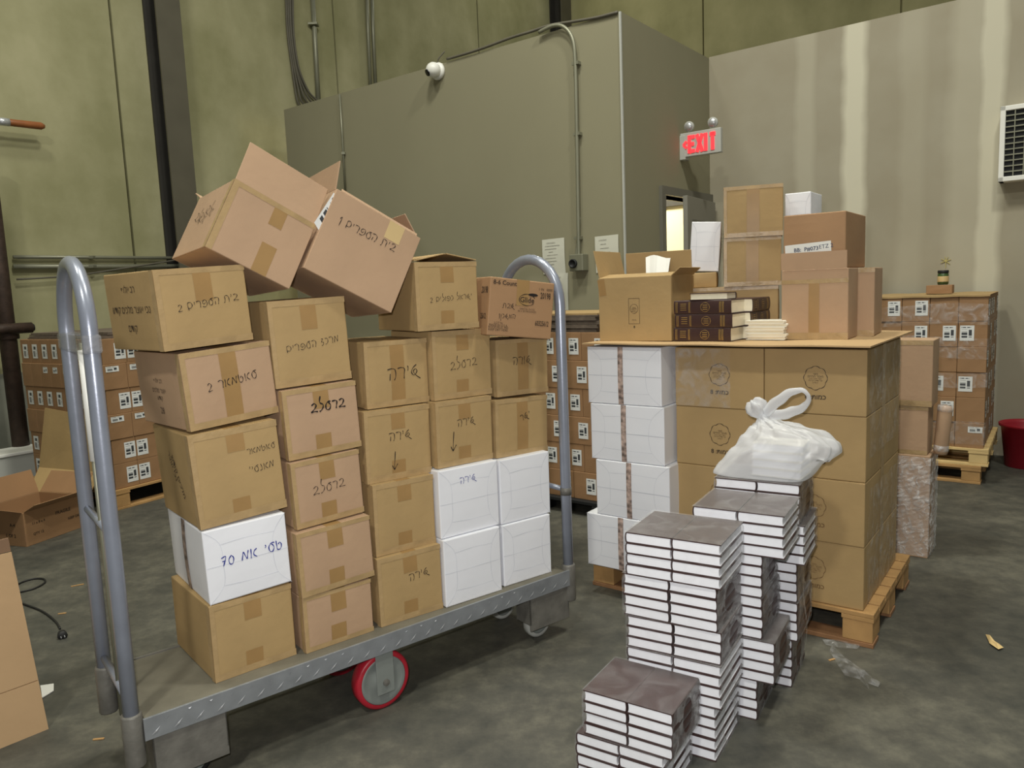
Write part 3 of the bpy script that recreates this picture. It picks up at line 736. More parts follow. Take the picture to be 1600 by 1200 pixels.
for y in (.05, .37):
    ca = MB()
    sgn = -1 if y < .2 else 1
    ca.box(-.034, .034, y + sgn * .034, y + sgn * .040, .062, .24).box(-.034, .034, y - sgn * .040, y - sgn * .034, .07, .24).box(-.034, .034, y - .04, y + .04, .228, .24)
    co = ca.build('fork', M['wheelface'], cart, bevel=.002)
    wheel(co, 0, y, .104, .05, M['red'], M['wheelface'])
    MB().lathe([(.012, 0), (.012, .006), (.002, .008)], (0, y - .041, .104), 12, (0, -1, 0)).build('axle_nut', M['steeldark'], co)
for x in (-.64, .76):
    for y in (.09, .33):
        co = MB().box(x - .03, x + .03, y - .03, y - .024, .05, .2).box(x - .03, x + .03, y + .024, y + .03, .05, .2).box(x - .04, x + .04, y - .04, y + .04, .2, .222).build('fork', M['steeldark'], cart, bevel=.002)
        wheel(co, x, y, .064, .036, M['rubber'] if x < 0 else M['greypl'], M['wheelface'], .014)

# ------------------------------------------------------------------ boxes riding on the cart
G = 'boxes stacked on the platform cart'
T = 0.036
def cb(label, pos, yaw, roll, dims, **k): return carton(label, pos, R(yaw), R(roll), dims, group=G, **k)
left_print = [('left', heb('רב אלוף'), .5, .78, .030, 0, False), ('left', heb('נכי אוצר מלכים קודש'), .5, .52, .032, 0, False), ('left', heb('קודם'), .5, .27, .032, 0, False)]
cb('tan box at bottom of leftmost cart column, under the white package', (-.954, 2.217, .280), 40.4, 0, (.266, .372, .246), m='tan')
cb('white paper-wrapped package with blue writing, second lowest in leftmost column', (-.951, 2.223, .5275), 38.4, -1.4, (.261, .380, .234), m='white', white=True,
   writing=[('טסי אמ 07', .55, .56, .044, 'blue', .13, .03)],
   extra=lambda t, B: B.patch(MB(), 'left', .43, 0, .53, 1, .001, 6).build('seam', M['seam'], t))
cb('tan box lettered in two lines, directly above white package', (-.960, 2.227, .766), 39.8, -2.9, (.276, .364, .292), m='tan',
   writing=[('סאטמאר', .78, .72, .026, 'ink', .12, .05), ("מאנסי'", .76, .52, .030, 'ink', .12, .08)],
   prints=[('left', heb('נכי אוצר'), .5, .6, .03, R(-60), False), ('left', heb('מלכים קודש'), .62, .5, .03, R(-60), False)])
cb('pinkish box with full tape strip and scribbled word, fourth up in left column', (-.968, 2.239, 1.067), 45.2, -3.8, (.290, .365, .236), m='pink', tape='full',
   writing=[('סאטמאר 2', .52, .55, .036, 'ink', .12, .10)], prints=[('left', heb('רב אלוף'), .5, .62, .02, 0, False), ('left', heb('אוצר מלכים'), .5, .5, .022, 0, False), ('left', heb('קודש'), .5, .38, .02, 0, False), ('left', '28', .5, .22, .03, 0, False)])
cb('tan box with long handwritten line and printed left side, topmost of left column', (-1.005, 2.198, 1.313), 48.1, -3.1, (.284, .360, .236), m='tan', tape='top',
   writing=[('בית הספרים 2', .54, .55, .031, 'ink', .12, .10)], prints=left_print)
cb('low pinkish box at bottom of second column, resting on deck', (-.719, 2.389, .280), 38.4, 0, (.252, .34, .191), m='pink')
cb('blank pinkish box second from bottom in second column', (-.717, 2.385, .4725), 38.7, -1.5, (.268, .34, .219), m='pink')
cb('pinkish box with thin scrawled word, middle of second column', (-.724, 2.411, .697), 40.2, -1.8, (.250, .33, .223), m='pink', writing=[('ברסלב', .50, .58, .040, 'ink', .10, .06)])
cb('pinkish box with bold scrawled word, fourth up in second column', (-.738, 2.428, .925), 37.8, -2.0, (.262, .33, .231), m='pink', writing=[('ברסלב', .58, .74, .042, 'ink', .2, .02)])
cb('taller tan box lettered across the middle, topmost of second column', (-.766, 2.441, 1.162), 37.9, -1.9, (.270, .33, .283), m='tan', tape='top', writing=[('מרכז הספרים', .52, .47, .032, 'ink', .11, .10)])
cb('tan box with small writing at bottom of third column', (-.500, 2.567, .280), 35.4, 0, (.256, .34, .249), m='tan', writing=[('שירה', .63, .62, .040, 'ink', .10, .12)])
cb('blank tan box second from bottom in third column', (-.505, 2.589, .531), 36.4, .4, (.246, .33, .259), m='tan')
cb('tan box with word and down arrow in third column', (-.523, 2.606, .791), 37.6, .5, (.266, .33, .258), m='tan', writing=[('שירה', .52, .60, .044, 'ink', .10, .04), ('↓', .42, .27, .05, 'ink', .10, 0)])
cb('tan box with large single word, topmost of third column', (-.515, 2.646, 1.0525), 36.8, .3, (.255, .33, .237), m='tan', tape='full', writing=[('שירה', .60, .48, .064, 'ink', .09, .06)])
for lab, pos, yw_, dm, wr in [('white package lowest in fourth column, left of the lower white pair', (-.279, 2.712, .280), 36.3, (.258, .33, .259), []),
    ('white package with blue scribbled word in fourth column', (-.286, 2.724, .541), 36.6, (.268, .33, .258), [('שירה', .48, .80, .036, 'blue', .10, .06)])]:
    cb(lab, pos, yw_, .2, dm, m='white', white=True, writing=wr)
cb('tan box with word over down arrow, above white package in fourth column', (-.288, 2.755, .802), 38.4, .6, (.258, .32, .249), m='tan', writing=[('שירה', .52, .64, .040, 'ink', .10, .06), ('↓', .28, .38, .055, 'ink', .10, .0)])
cb('tan box with long-tailed word, high in fourth column under taped box', (-.290, 2.782, 1.0535), 38.4, .6, (.268, .30, .257), m='tan', writing=[('ברסלב', .50, .54, .042, 'ink', .09, .10)])
for lab, pos, yw_, dm in [('blank white package at lower right corner of the cart load', (-.062, 2.891, .280), 36.4, (.243, .29, .250)), ('blank white package second up beside right handle', (-.064, 2.900, .532), 36.4, (.251, .29, .259))]:
    cb(lab, pos, yw_, .3, dm, m='white', white=True)
cb('tan box with short scrawl, above white package beside right handle', (-.074, 2.930, .794), 37.3, 1.6, (.266, .28, .230), m='tan', tape='full', writing=[('ישר', .55, .66, .036, 'ink', .13, .3)])
cb('tan box with flowing word, topmost of column beside right handle', (-.061, 2.963, 1.032), 37.8, 1.0, (.266, .28, .226), m='tan', tape='full', writing=[('שורה', .48, .60, .046, 'ink', .10, .02)])

# the boxes thrown on top
def open_carton(label, matrix, dims, m, flaps, group=None, parts=None, cat='box'):
    """five thin walls and hinged flaps; flaps: (edge, length share, angle from upright outwards, shrink)"""
    w, d, h = dims; t = thing('open_cardboard_box', label, cat, group=group); t.matrix_world = matrix; k = .005
    b = MB(); b.box(-w / 2, w / 2, -d / 2, -d / 2 + k, 0, h).box(-w / 2, w / 2, d / 2 - k, d / 2, 0, h).box(-w / 2, -w / 2 + k, -d / 2 + k, d / 2 - k, 0, h).box(w / 2 - k, w / 2, -d / 2 + k, d / 2 - k, 0, h).box(-w / 2 + k, w / 2 - k, -d / 2 + k, d / 2 - k, 0, k)
    b.build('body', M[m], t, bevel=.002)
    for side, ln, ang, sh in flaps:
        a = R(ang); c, s = math.cos(a), math.sin(a); f = MB(); kk = .004
        if side in ('front', 'back'):
            sg = -1 if side == 'front' else 1; W = w * sh
            f.obox((-W / 2, sg * d / 2, h), (W, 0, 0), Vector((0, sg * s, c)) * ln, Vector((0, -sg * c, s)) * kk)
        else:
            sg = -1 if side == 'left' else 1; W = d * sh
            f.obox((sg * w / 2, -W / 2, h), (0, W, 0), Vector((sg * s, 0, c)) * ln, Vector((-sg * c, 0, s)) * kk)
        f.build('flap', M[m], t, bevel=.0012)
    if parts: parts(t, Box(w, d, h, 0))
    return t
def t1(t, B):
    tp = MB(); B.patch(tp, 'front', .50, .68, .66, 1.0); B.patch(tp, 'front', .52, 0, .70, .42); tp.build('tape', M['tape'], t)
    te = MB(); B.patch(te, 'front', 0, 0, .07, 1, .0012); B.patch(te, 'left', .93, 0, 1, 1, .0012); B.patch(te, 'front', 0, .93, 1, 1, .0011); te.build('edge_tape', M['clear_edge'], t)
    mb = MB()
    for i, (u, v) in enumerate([(.35, .62), (.5, .58), (.65, .66)]): B.write(mb, 'left', hand('אלב', i + 2, .1), u, v, .03, R(-20))
    mb.build('scribbles', M['print'], t)
def t1tab(t):
    """torn white barcode tab hanging from the flap's right corner"""
    w, d, h = .287, .36, .236
    lb = MB(); lb.grid(lambda u, v: (w / 2 - .012 + .055 * u + .02 * v, -d / 2 - .012 - .006 * v, h + .125 - .125 * (1 - v) - .035 * u), 3, 6); o = lb.build('barcode_tab', M['barcode'], t); o['label'] = 'torn white barcode tab'
m1 = place((-.910, 2.325, 1.619), R(37.3), R(28.3), R(-3.1), .287, .36)
b1 = open_carton('tilted pinkish box with raised flap, leaning at top left of load', m1, (.287, .36, .236), 'pink', [('front', .14, -8, .99), ('back', .12, 70, .98)], G, t1); t1tab(b1)
def t2(t, B):
    tp = MB(); B.patch(tp, 'front', .62, .78, .80, 1.0); o = tp.build('tape', M['tapepale'], t); o['label'] = 'pale piece of tape'
    mb = MB(); B.write(mb, 'front', hand('בית הספרים 1', 5, .12), .46, .70, .024, R(3)); o = mb.build('handwriting', M['ink'], t); o['label'] = 'black marker handwriting'
M['tapepale'] = mat('pale_paper_tape', (206, 180, 130), .5, var=.04)
m2 = place((-.664, 2.499, 1.551), R(33.3), R(28.4), R(-3.4), .342, .34)
open_carton('larger tilted open box with handwriting, leaning beside the flapped one', m2, (.342, .34, .295), 'pink', [('left', .10, 14, .9), ('back', .115, 4, .9), ('right', .10, -55, .9), ('front', .012, -30, .9)], G, t2)
def lid_flap(t, B):
    for sg in (-1, 1):
        f = MB(); a = Vector((sg * B.w / 2, -B.d / 2, B.h + .003)); u = Vector((-sg * B.w * .48, 0, .024)); f.obox(a, u, Vector((0, B.d, 0)), Vector((0, 0, .004))); f.build('flap', M['tan'], t, bevel=.001)
cb('tan taped box with faint writing under right edge of tilted box', (-.332, 2.737, 1.3155), 34.5, 0, (.262, .33, .248), m='tan', tape='ends', writing=[('ישראל כפולים 2', .55, .48, .026, 'ink', .12, .05)], extra=lid_flap)
gl = []
def t4(t, B):
    mb = MB(); W, H = B.size('front'); el = [(math.cos(a) * .036, math.sin(a) * .022) for a in [R(x) for x in range(20, 340, 16)]]
    vs, fs = ribbon([el], .003, 2); mb.add([B.pt('front', .57 + x / W, .66 + y / H, .0018) for x, y in vs], fs); mb.build('logo_ring', M['ink'], t)
    B_ = MB(); el = [(math.cos(a) * .022, math.sin(a) * .006) for a in [R(x) for x in range(0, 360, 20)]]
    B_.add([B.pt('front', .66 + x / W, .755 + y / H, .0015) for x, y in el], [list(range(len(el)))]); B_.build('logo_badge', M['ink'], t)
cb('printed box with oval logo and product numbers beside right handle arch', (-.088, 2.876, 1.285), 28.3, 7.1, (.285, .25, .222), m='brown2', tape='top', edge=False,
   writing=[('ישבת', .30, .52, .026, 'ink', .14, .03), ('המשכן1', .28, .33, .024, 'ink', .14, .03)],
   prints=[('front', '8-6 Count', .22, .92, .024, 0, True), ('front', 'Glide', .57, .66, .030, 0, True), ('front', '20198', .86, .76, .034, 0, 2), ('front', '60325612', .83, .27, .028, 0, 2), ('front', '1 IN   0000', .86, .87, .014, 0, False), ('front', 'DENTAL FLOSS', .58, .50, .010, 0, False), ('front', '06 x 30 PACKAGES', .58, .46, .010, 0, False),
           ('front', 'LOT N.', .16, .225, .012, 0, False), ('front', 'MADE IN U.S.A.', .16, .185, .012, 0, False), ('front', 'ROCKVILLE, MD', .16, .145, .012, 0, False), ('front', 'KEEP DRY HERE', .16, .105, .012, 0, False),
           ('left', '20198', .85, .78, .036, 0, 2), ('left', '25612', .85, .33, .030, 0, 2)], extra=t4)

# ================================================================== pallets and what stands on them
ORD = ['top', 'second', 'third', 'fourth', 'fifth', 'sixth', 'seventh', 'eighth', 'ninth', 'tenth', 'eleventh', 'twelfth', 'thirteenth', 'fourteenth', 'fifteenth', 'sixteenth', 'seventeenth', 'eighteenth', 'nineteenth', 'twentieth', 'twenty-first']
def axes(yaw): return Vector((math.cos(yaw), math.sin(yaw), 0)), Vector((-math.sin(yaw), math.cos(yaw), 0))
def pallet(label, pos, yaw, w, d, h=.14, top=None, blk=None, bot=None, group=None):
    top = top or M['wood']; blk = blk or M['wood']; bot = bot or M['woodred']; tb = .018
    t = thing('wooden_pallet', label, 'pallet', pos, (0, 0, yaw), group)
    n = 7
    for i in range(n):
        y0 = (d - .1) * i / (n - 1); MB().box(0, w, y0, y0 + .1 - (.002 if i else 0), h - tb, h).build('deck_board', top, t, bevel=.002)
    for x in (0, w / 2 - .06, w - .12):
        MB().box(x, x + .12, 0, d, h - 2 * tb, h - tb - .0005).build('stringer_board', top, t, bevel=.002)
        for y in (.0, d / 2 - .07, d - .14):
            MB().box(x + .004, x + .116, y + .004, y + .136, tb + .0005, h - 2 * tb - .0005).build('block', blk, t, bevel=.003)
    for y in (0, d / 2 - .05, d - .1): MB().box(0, w, y, y + .1, 0, tb).build('bottom_board', bot, t, bevel=.002)
    return t
LITE = {}
def lite(label, pos, yaw, dims, stickers=(), m='brown', group=None, roll=0):
    """plain carton with stickers; identical ones share their meshes"""
    key = (tuple(round(x, 4) for x in dims), tuple(stickers), m)
    if key not in LITE:
        B = Box(*dims, .0025); bm = B.body(n=2); me = bpy.data.meshes.new('body'); bmesh.ops.recalc_face_normals(bm, faces=bm.faces); bm.to_mesh(me); bm.free(); me.materials.append(M[m])
        seam = MB(); seamf = 'front'
        B.patch(seam, 'front', 0, .975, 1, 1, .0008); sm = seam.mesh('edge_tape', M['clear_edge'])
        ls = []
        for face, a, b, c, d_, vert in stickers: ls.append(B.patch(MB(), face, a, b, c, d_, .0014, 2).mesh('barcode_label', M['barcode_v' if vert else 'barcode']))
        LITE[key] = (me, ls)
    me, ls = LITE[key]
    t = thing('barcode_box' if stickers else 'cardboard_box', label, 'box', group=group); t.matrix_world = place(pos, yaw, roll, 0, dims[0], dims[1])
    link('body', me, t, .003)
    for l in ls: link('barcode_label', l, t)
    return t

# ------------------------------------------------------------------ the main pallet
PY = R(-37); PF, PD = axes(PY); PO = Vector((.345, 3.472, 0))
pp = lambda a, b, z=0: PO + PF * a + PD * b + ZZ * z
pallet('wooden pallet under white packages and emblem boxes, behind book towers', pp(-.05, .085), PY, 1.27, .78)
GW = 'white packages on the main pallet'
wz = .141
for i, (dx, hh_) in enumerate([(.0, .254), (.035, .262), (.012, .262), (0, .262)]):
    nm = ['lowest', 'third from top', 'second from top', 'topmost'][i]
    def seam(t, B, i=i):
        B.patch(MB(), 'front', .43, 0, .50, 1, .0012, 6).build('seam', M['seam'], t)
        ln = MB(); vs, fs = ribbon([[(0, .5 * B.h), (.42 * B.w, .5 * B.h)], [(.5 * B.w, .5 * B.h), (B.w, .49 * B.h)]], .003, 2); ln.add([B.pt('front', x / B.w, y / B.h, .0008) for x, y in vs], fs); ln.build('paper_edge', M['whiteline'], t)
    carton(f'white book package with dark middle seam, {nm} on left end of main pallet', pp(dx - .02 * (i == 0), .0 + .004 * i, wz), PY, 0, (.37 + .02 * (i == 0), .30, hh_ - .002), m='white', white=True, group=GW, extra=seam, name='book_package', bulge=.003)
    wz += hh_
GE = 'emblem boxes on the main pallet'
def emblem(faint=False):
    def f(t, B):
        ink = M['faint'] if faint else M['print']; mb = MB(); W, H = B.size('front')
        def at(x, y): return B.pt('front', .52 + x / W, .56 + y / H, .0015)
        ring = []
        for k in range(97):
            a = 2 * math.pi * k / 96; r_ = .043 + .004 * abs(math.cos(4 * a)) - .002
            ring.append((r_ * math.cos(a), r_ * 1.05 * math.sin(a)))
        vs, fs = ribbon([ring], .0030, 1); mb.add([at(x, y) for x, y in vs], fs); mb.build('emblem_ring', ink, t)
        tx = MB()
        for s_, y, z_ in [(heb('ספר'), .62, .011), (heb('מוסר החיים'), .585, .0125), (heb('אשר חיבר הרב'), .55, .008), (heb('זכר צדיק לברכה'), .52, .008), (heb('ירושלים'), .49, .007)]:
            B.write(tx, 'front', type_poly(s_), .52, y, z_)
        B.write(tx, 'front', type_poly('8 :' + heb('כמות'), True), .52, .27, .026); o = tx.build('printed_text', ink, t); o['label'] = 'printed emblem text and quantity line'
    return f
bw = .389; d1, d2 = .275, .378; bx = .397; by = .100; rh = .2585
for r_ in range(4):
    z = .1405 + rh * r_; nm = ['lowest row', 'third row from top', 'second row from top', 'top row'][r_]
    for c in range(2):
        side = ['left', 'right'][c]
        carton(f'tan emblem box, {nm}, front {side} on the main pallet', pp(bx + c * (bw + .003), by - (.004 * (r_ % 2)), z), PY, 0, (bw, d1, rh - .001), m='tan', group=GE, tape=None, edge=False, extra=emblem(r_ < 2), bulge=.003)
    carton(f'tan box in {nm}, rear right side of the main pallet', pp(bx + bw + .012, by + d1 + .004, z), PY, 0, (bw - .01, d2, rh - .001), m='tan', group='rear boxes on the main pallet', tape=None, edge=False, bulge=.003,
           extra=lambda t, B: B.patch(MB(), 'right', 0, 0, .16, 1, .001).build('edge_tape', M['clear_edge'], t))
    carton(f'tan box in {nm}, rear middle behind emblem boxes of main pallet', pp(bx, by + d1 + .004, z), PY, 0, (bw, d2, rh - .001), m='tan', group='rear boxes on the main pallet', tape=None, edge=False, bulge=.003)
# stretch film pulled round the right end of the load
xR = bx + 2 * bw + .010
for z0, z1, nm in ((.75, 1.17, 'upper'), (.16, .62, 'lower')):
    fm = MB().grid(lambda u, v: pp(xR, by + .02 + u * .6, z0 + (z1 - z0) * v) + PF * .003 * math.sin(u * 19 + v * 9), 12, 8, False)
    tag(fm.build('stretch_wrap', M['clearfilm']), f'thin clear stretch film on {nm} right side of the main pallet load', 'plastic wrap')
fm = MB().grid(lambda u, v: pp(bx - .01 + .26 * u, by - .006 - .004 * abs(math.sin(u * 13 + v * 17)), .92 + .25 * v), 14, 14, False)
tag(fm.build('stretch_wrap', M['clearfilm']), 'crinkled clear film over top left emblem box beside white packages', 'plastic wrap')
# cardboard sheet on top
BZ = 1.1875
sh = MB(); n = 24
def shz(u, v): return BZ + .003 + .010 * max(0, u - .86) ** 1 * (1 - v) + .0015 * math.sin(u * 17)
sh.grid(lambda u, v: pp(-.012 + 1.222 * u, -.012 + .87 * v, shz(u, v) + .006), n, 4, False); sh.grid(lambda u, v: pp(-.012 + 1.222 * u, -.012 + .87 * (1 - v), shz(u, 1 - v)), n, 4, False)
sh.grid(lambda u, v: pp(-.012 + 1.222 * u, -.012, shz(u, 0) + .006 * v), n, 1, False); sh.grid(lambda u, v: pp(1.21, -.012 + .87 * u, shz(1, u) + .006 * v), 4, 1, False)
sh.grid(lambda u, v: pp(-.012, -.012 + .87 * (1 - u), shz(0, 1 - u) + .006 * v), 4, 1, False); sh.grid(lambda u, v: pp(1.21 - 1.222 * u, .858, shz(1 - u, 1) + .006 * v), n, 1, False)
tag(sh.build('cardboard_sheet', mat('kraft_sheet', (184, 154, 112), .8, var=.06)), 'flat cardboard sheet lying across the top of the main pallet load', 'cardboard')
TZ = BZ + .0105
# open box
def p1(t, B):
    mb = MB(); W, H = B.size('front'); fr_ = [(0, 0), (0, .115), (.052, .115), (.052, 0), (0, 0)]
    q = lambda x, y: B.pt('front', .425 + x / W, .27 + y / H, .0016)
    vs, fs = ribbon([[a] + [((a[0] + b[0]) / 2, (a[1] + b[1]) / 2)] + [b] for a, b in zip(fr_[:-1], fr_[1:])], .0018, 1); mb.add([q(x, y) for x, y in vs], fs)
    el = [(.026 + .019 * math.cos(a), .068 + .021 * math.sin(a)) for a in [R(x) for x in range(0, 361, 15)]]; vs, fs = ribbon([el], .002, 1); mb.add([q(x, y) for x, y in vs], fs)
    mb.build('emblem_frame', M['print'], t)
    tx = MB()
    for s_, y, z_ in [(heb('ספר'), .52, .010), (heb('לקוטי'), .495, .012), (heb('הלכות'), .465, .009), (heb('ברסלב'), .33, .008)]: B.write(tx, 'front', type_poly(s_), .497, y, z_)
    B.write(tx, 'front', type_poly('8', True), .50, .22, .016); tx.build('printed_text', M['print'], t)
    tp = MB(); B.patch(tp, 'front', 0, .72, .1, .98, rot=R(8)); tp.build('tape', M['tape'], t)
    pw = MB(); pw.grid(lambda u, v: (-.06 + .125 * u + .02 * v * (1 - u), B.d / 2 - .016 - .05 * v + .004 * math.sin(9 * u), B.h + .095 - .105 * v + .01 * math.sin(5 * u)), 6, 6); o = pw.build('packing_paper', M['whitepl'], t); o['label'] = 'crumpled white packing paper'
open_carton('open tan box with printed frame emblem, left end of pallet top', place((.420, 3.548, TZ), R(-31.8), 0, 0, .350, .32), (.350, .32, .290), 'tan', [('front', .12, -82, .99), ('left', .13, 12, .95), ('back', .12, -4, .95), ('right', .05, 50, .9)], None, p1)
# right-hand pile
def r2x(t, B):
    tp = MB(); B.patch(tp, 'front', .0, .80, 1, .86, .0012, 8); B.patch(tp, 'front', 0, 0, 1, .1, .0012, 8); tp.build('edge_tape', M['clear_edge'], t)
    tb = MB(); B.patch(tb, 'front', .42, .1, .58, .8, .001, 6); tb.build('tape', M['tape'], t)
    fl = MB(); fl.obox((-B.w / 2, -B.d / 2 - .006, B.h), (B.w * .98, 0, 0), (0, .004, 0), (.0, -.004, .070)); fl.build('flap', M['pink'], t)
carton('pinkish taped box with glossy film shine, front right on pallet top', (1.147, 3.199, TZ), R(-35.1), 0, (.262, .19, .288), m='pink', tape=None, edge=False, extra=r2x)
def r1x(t, B):
    l = MB(); B.patch(l, 'front', .03, .26, .78, .47, .0014, 4, R(3)); lo = l.build('address_label', M['whitepl'], t)
    tx = MB(); B.write(tx, 'front', type_poly('BB:  P#073', True), .38, .36, .022, R(3), .002); B.write(tx, 'front', type_poly('ETZ 2'), .70, .40, .022, R(5), .002); tx.build('label_text', mat('navy_print', (60, 70, 96), .6, var=.05), lo)
carton('tall tan box with white label strip, top of right pile on pallet', (1.160, 3.214, TZ + .290), R(-35.9), 0, (.244, .38, .224), m='brown2', tape=None, edge=False, extra=r1x)
carton('narrow pinkish box right of the taped box on pallet top', (1.454, 3.224, TZ), R(-32.5), 0, (.088, .26, .287), m='pink', tape=None, edge=True)
# middle pile
carton('low tan box under the tall pair, behind the books on pallet', (.815, 3.647, TZ), R(-20), 0, (.45, .25, .226), m='tan', tape=None, edge=True)
carton('tan box with long tape strip, lower of the tall pair on pallet', (1.007, 3.558, TZ + .2275), R(-16.1), 0, (.252, .27, .222), m='tan', tape='full')
carton('tan box with long tape strip, upper of the tall pair on pallet', (1.007, 3.556, TZ + .4510), R(-18.1), 0, (.258, .27, .230), m='tan', tape='full')
carton('white box with faint print behind the upper taped box', (1.338, 3.692, TZ + .4510 + .0), R(-36), 0, (.12, .20, .205), m='white', white=True, tape=None)
carton('low tan box supporting the tilted white package on pallet', (.862, 3.72, TZ + .2275), R(-18), 0, (.15, .16, .072), m='tan', tape=None, edge=False)
carton('white wrapped package leaning slightly, left of the tall pair on pallet', (.888, 3.735, TZ + .3005 + .010), R(-17), R(3.5), (.138, .15, .236), m='white', white=True)
carton('narrow upright tan box carrying the white box behind the tall pair', (1.338, 3.692, TZ), R(-36), 0, (.12, .20, .4500), m='tan', tape=None, edge=False) 

# ------------------------------------------------------------------ stack between cart and pallet
QY = R(-38); QF, QD = axes(QY); QO = Vector((.38, 4.752, 0)); qp = lambda a, b, z=0: QO + QF * a + QD * b + ZZ * z
bp_ = thing('black_pallet', 'black plastic pallet under barcode stack behind the right handle', 'pallet', qp(-.80, -.02), (0, 0, QY))
MB().box(0, 1.05, 0, .8, .075, .098).build('deck', M['dark'], bp_, bevel=.004)
for x in (0, .46, .93):
    for y in (0, .34, .68): MB().box(x, x + .12, y, y + .12, 0, .075).build('foot', M['dark'], bp_, bevel=.004)
GQ = 'barcode boxes behind the right handle'
for r_ in range(6):
    off = .115 if r_ % 2 == 1 else -.018
    if r_ == 0: off = .03
    for c in range(4):
        k = 3 - c; x1 = .165 - .19 * c + (off - .03)
        lite(f'brown barcode box, {ORD[5 - r_]} row, {["rightmost", "second from right", "third from right", "leftmost"][c]}, behind the right cart handle', qp(x1 - .188, .02 + .003 * (r_ % 2), .0985 + .179 * r_), QY, (.188, .36, .178), (('front', .52, .22, .90, .80, False),), group=GQ)
for i in range(5):
    z = .0985 + .179 * 6 + .024 * i
    fb = thing('flattened_box', f'flattened dark-edged carton, {["lowest", "second lowest", "middle", "second highest", "topmost"][i]} sheet on stack behind right handle', 'cardboard', qp(-.55 + .012 * (i % 3), .03 - .006 * (i % 2), z + .0005), (0, 0, QY))
    MB().box(0, .72, 0, .55, 0, .010).build('lower_panel', M['grey'], fb, bevel=.001); MB().box(.01, .715, .004, .55, .0105, .022).build('upper_panel', M['tan'] if i == 4 else M['grey'], fb, bevel=.001)

# ------------------------------------------------------------------ far right stack
ZY = R(-36); ZF, ZD = axes(ZY); ZO = Vector((3.20, 5.06, 0)); zp = lambda a, b, z=0: ZO - ZF * a + ZD * b + ZZ * z
pallet('pale wooden pallet under far right barcode stack, upper of two', zp(1.06, -.01, .124), ZY, 1.09, .92, .122, M['woodpale'], M['woodpale'], M['woodpale'])
pallet('worn wooden pallet under far right barcode stack, lower of two', zp(1.10, -.02), ZY, 1.09, .92, .123, M['wood'], M['wood'], M['wood'])
GZ = 'barcode boxes of the far right stack'
zw, zd, zh = .171, .18, .1735
big = ('front', .48, .24, .94, .84, False); lefty = ('front', .06, .24, .55, .84, False); side_l = ('right', .15, .2, .6, .85, False); topl = ('front', .45, .62, .95, .86, False)
front_tab = {(0, 2): big, (0, 3): big, (1, 0): lefty, (1, 1): big, (1, 2): big, (1, 4): lefty, (2, 2): big, (3, 0): lefty, (3, 1): lefty, (4, 1): big, (5, 0): topl, (2, 4): big, (3, 3): big, (4, 3): big, (5, 2): big}
cn = ['rightmost', 'second from right', 'third from right', 'fourth from right', 'fifth from right', 'leftmost']
for r_ in range(6):
    z = .2465 + (5 - r_) * (zh + .0008)
    for c in range(6):
        st_ = [front_tab[(r_, c)]] if (r_, c) in front_tab else []
        if c == 0 and r_ % 2 == 0: st_.append(side_l)
        jit = .004 * math.sin(r_ * 2.3 + c * 1.7)
        lite(f'brown box, {ORD[r_]} row, {cn[c]} in front of far right stack', zp((c + 1) * (zw + .0025) , .004 + jit, z), ZY, (zw, zd, zh), tuple(st_), group=GZ)
    for b in range(1, 5):
        st_ = (('right', .2, .2, .65, .85, False),) if (r_ + b) % 3 else ()
        lite(f'brown box, {ORD[r_]} row, {["", "second", "third", "fourth", "rearmost"][b]} along right side of far right stack', zp(zw + .0025, .008 + b * (zd + .003), z), ZY, (zw, zd, zh), st_, group=GZ)
zt = .2465 + 6 * (zh + .0008)
sw = MB()
x0_, x1_, y0_, y1_ = -.006, 6 * (zw + .0025) + .006, -.006, 5 * (zd + .003) + .006
def bandring(z0, z1, ph):
    def fn(u, v):
        s = u * 4; k = int(min(3, s)); f_ = s - k
        c = [(x1_, y0_), (x0_, y0_), (x0_, y1_), (x1_, y1_), (x1_, y0_)]
        a = c[k][0] + (c[k + 1][0] - c[k][0]) * f_; b = c[k][1] + (c[k + 1][1] - c[k][1]) * f_
        dd = .003 * math.sin(u * 90 + ph) * (0 if f_ in (0, 1) else 1)
        return zp(a - dd, b - dd, z0 + (z1 - z0) * v + .012 * math.sin(u * 30 + ph))
    sw.grid(fn, 64, 3, False)
bandring(.262, .42, 1); bandring(zt - .20, zt - .06, 2); bandring(zt - .42, zt - .28, 4); bandring(zt - .62, zt - .52, 5)
tag(sw.build('stretch_wrap', M['clearfilm']), 'clear stretch wrap bands around the far right barcode stack', 'plastic wrap')
lid = MB().grid(lambda u, v: zp(x1_ - (x1_ - x0_) * u, y0_ + (y1_ - y0_) * v, zt + .004 + .002 * math.sin(u * 25)), 20, 8, False)
lid.grid(lambda u, v: zp(x1_ - (x1_ - x0_) * u, y0_ - .0 , zt + .004 + .002 * math.sin(u * 25) - .012 * v), 20, 1, False)
tag(lid.build('cardboard_sheet', M['tan']), 'thin kraft sheet lying on top of far right stack', 'cardboard')
jb = onpl(1465, 461, zp(0, .30), ZD); jb.z = zt + .009
lite('small brown box on top of far right stack, under the jar', jb - ZF * .075, ZY, (.165, .13, .062), (), m='brown', group=None)
jr = thing('jar', 'small green jar with dark lid on the far right stack', 'jar', jb + ZD * .06 + ZF * .025 + ZZ * .0645)
MB().lathe([(.030, 0), (.036, .006), (.036, .075), (.030, .084)], (0, 0, 0), 24).build('glass', M['green'], jr, True)
MB().lathe([(.0365, .02), (.0368, .022), (.0368, .058), (.0365, .06)], (0, 0, 0), 24).build('paper_label', M['tapepale'], jr, True)
MB().lathe([(.034, .082), (.036, .084), (.036, .100), (.033, .103), (.002, .103)], (0, 0, 0), 24).build('lid', M['dark'], jr, True)
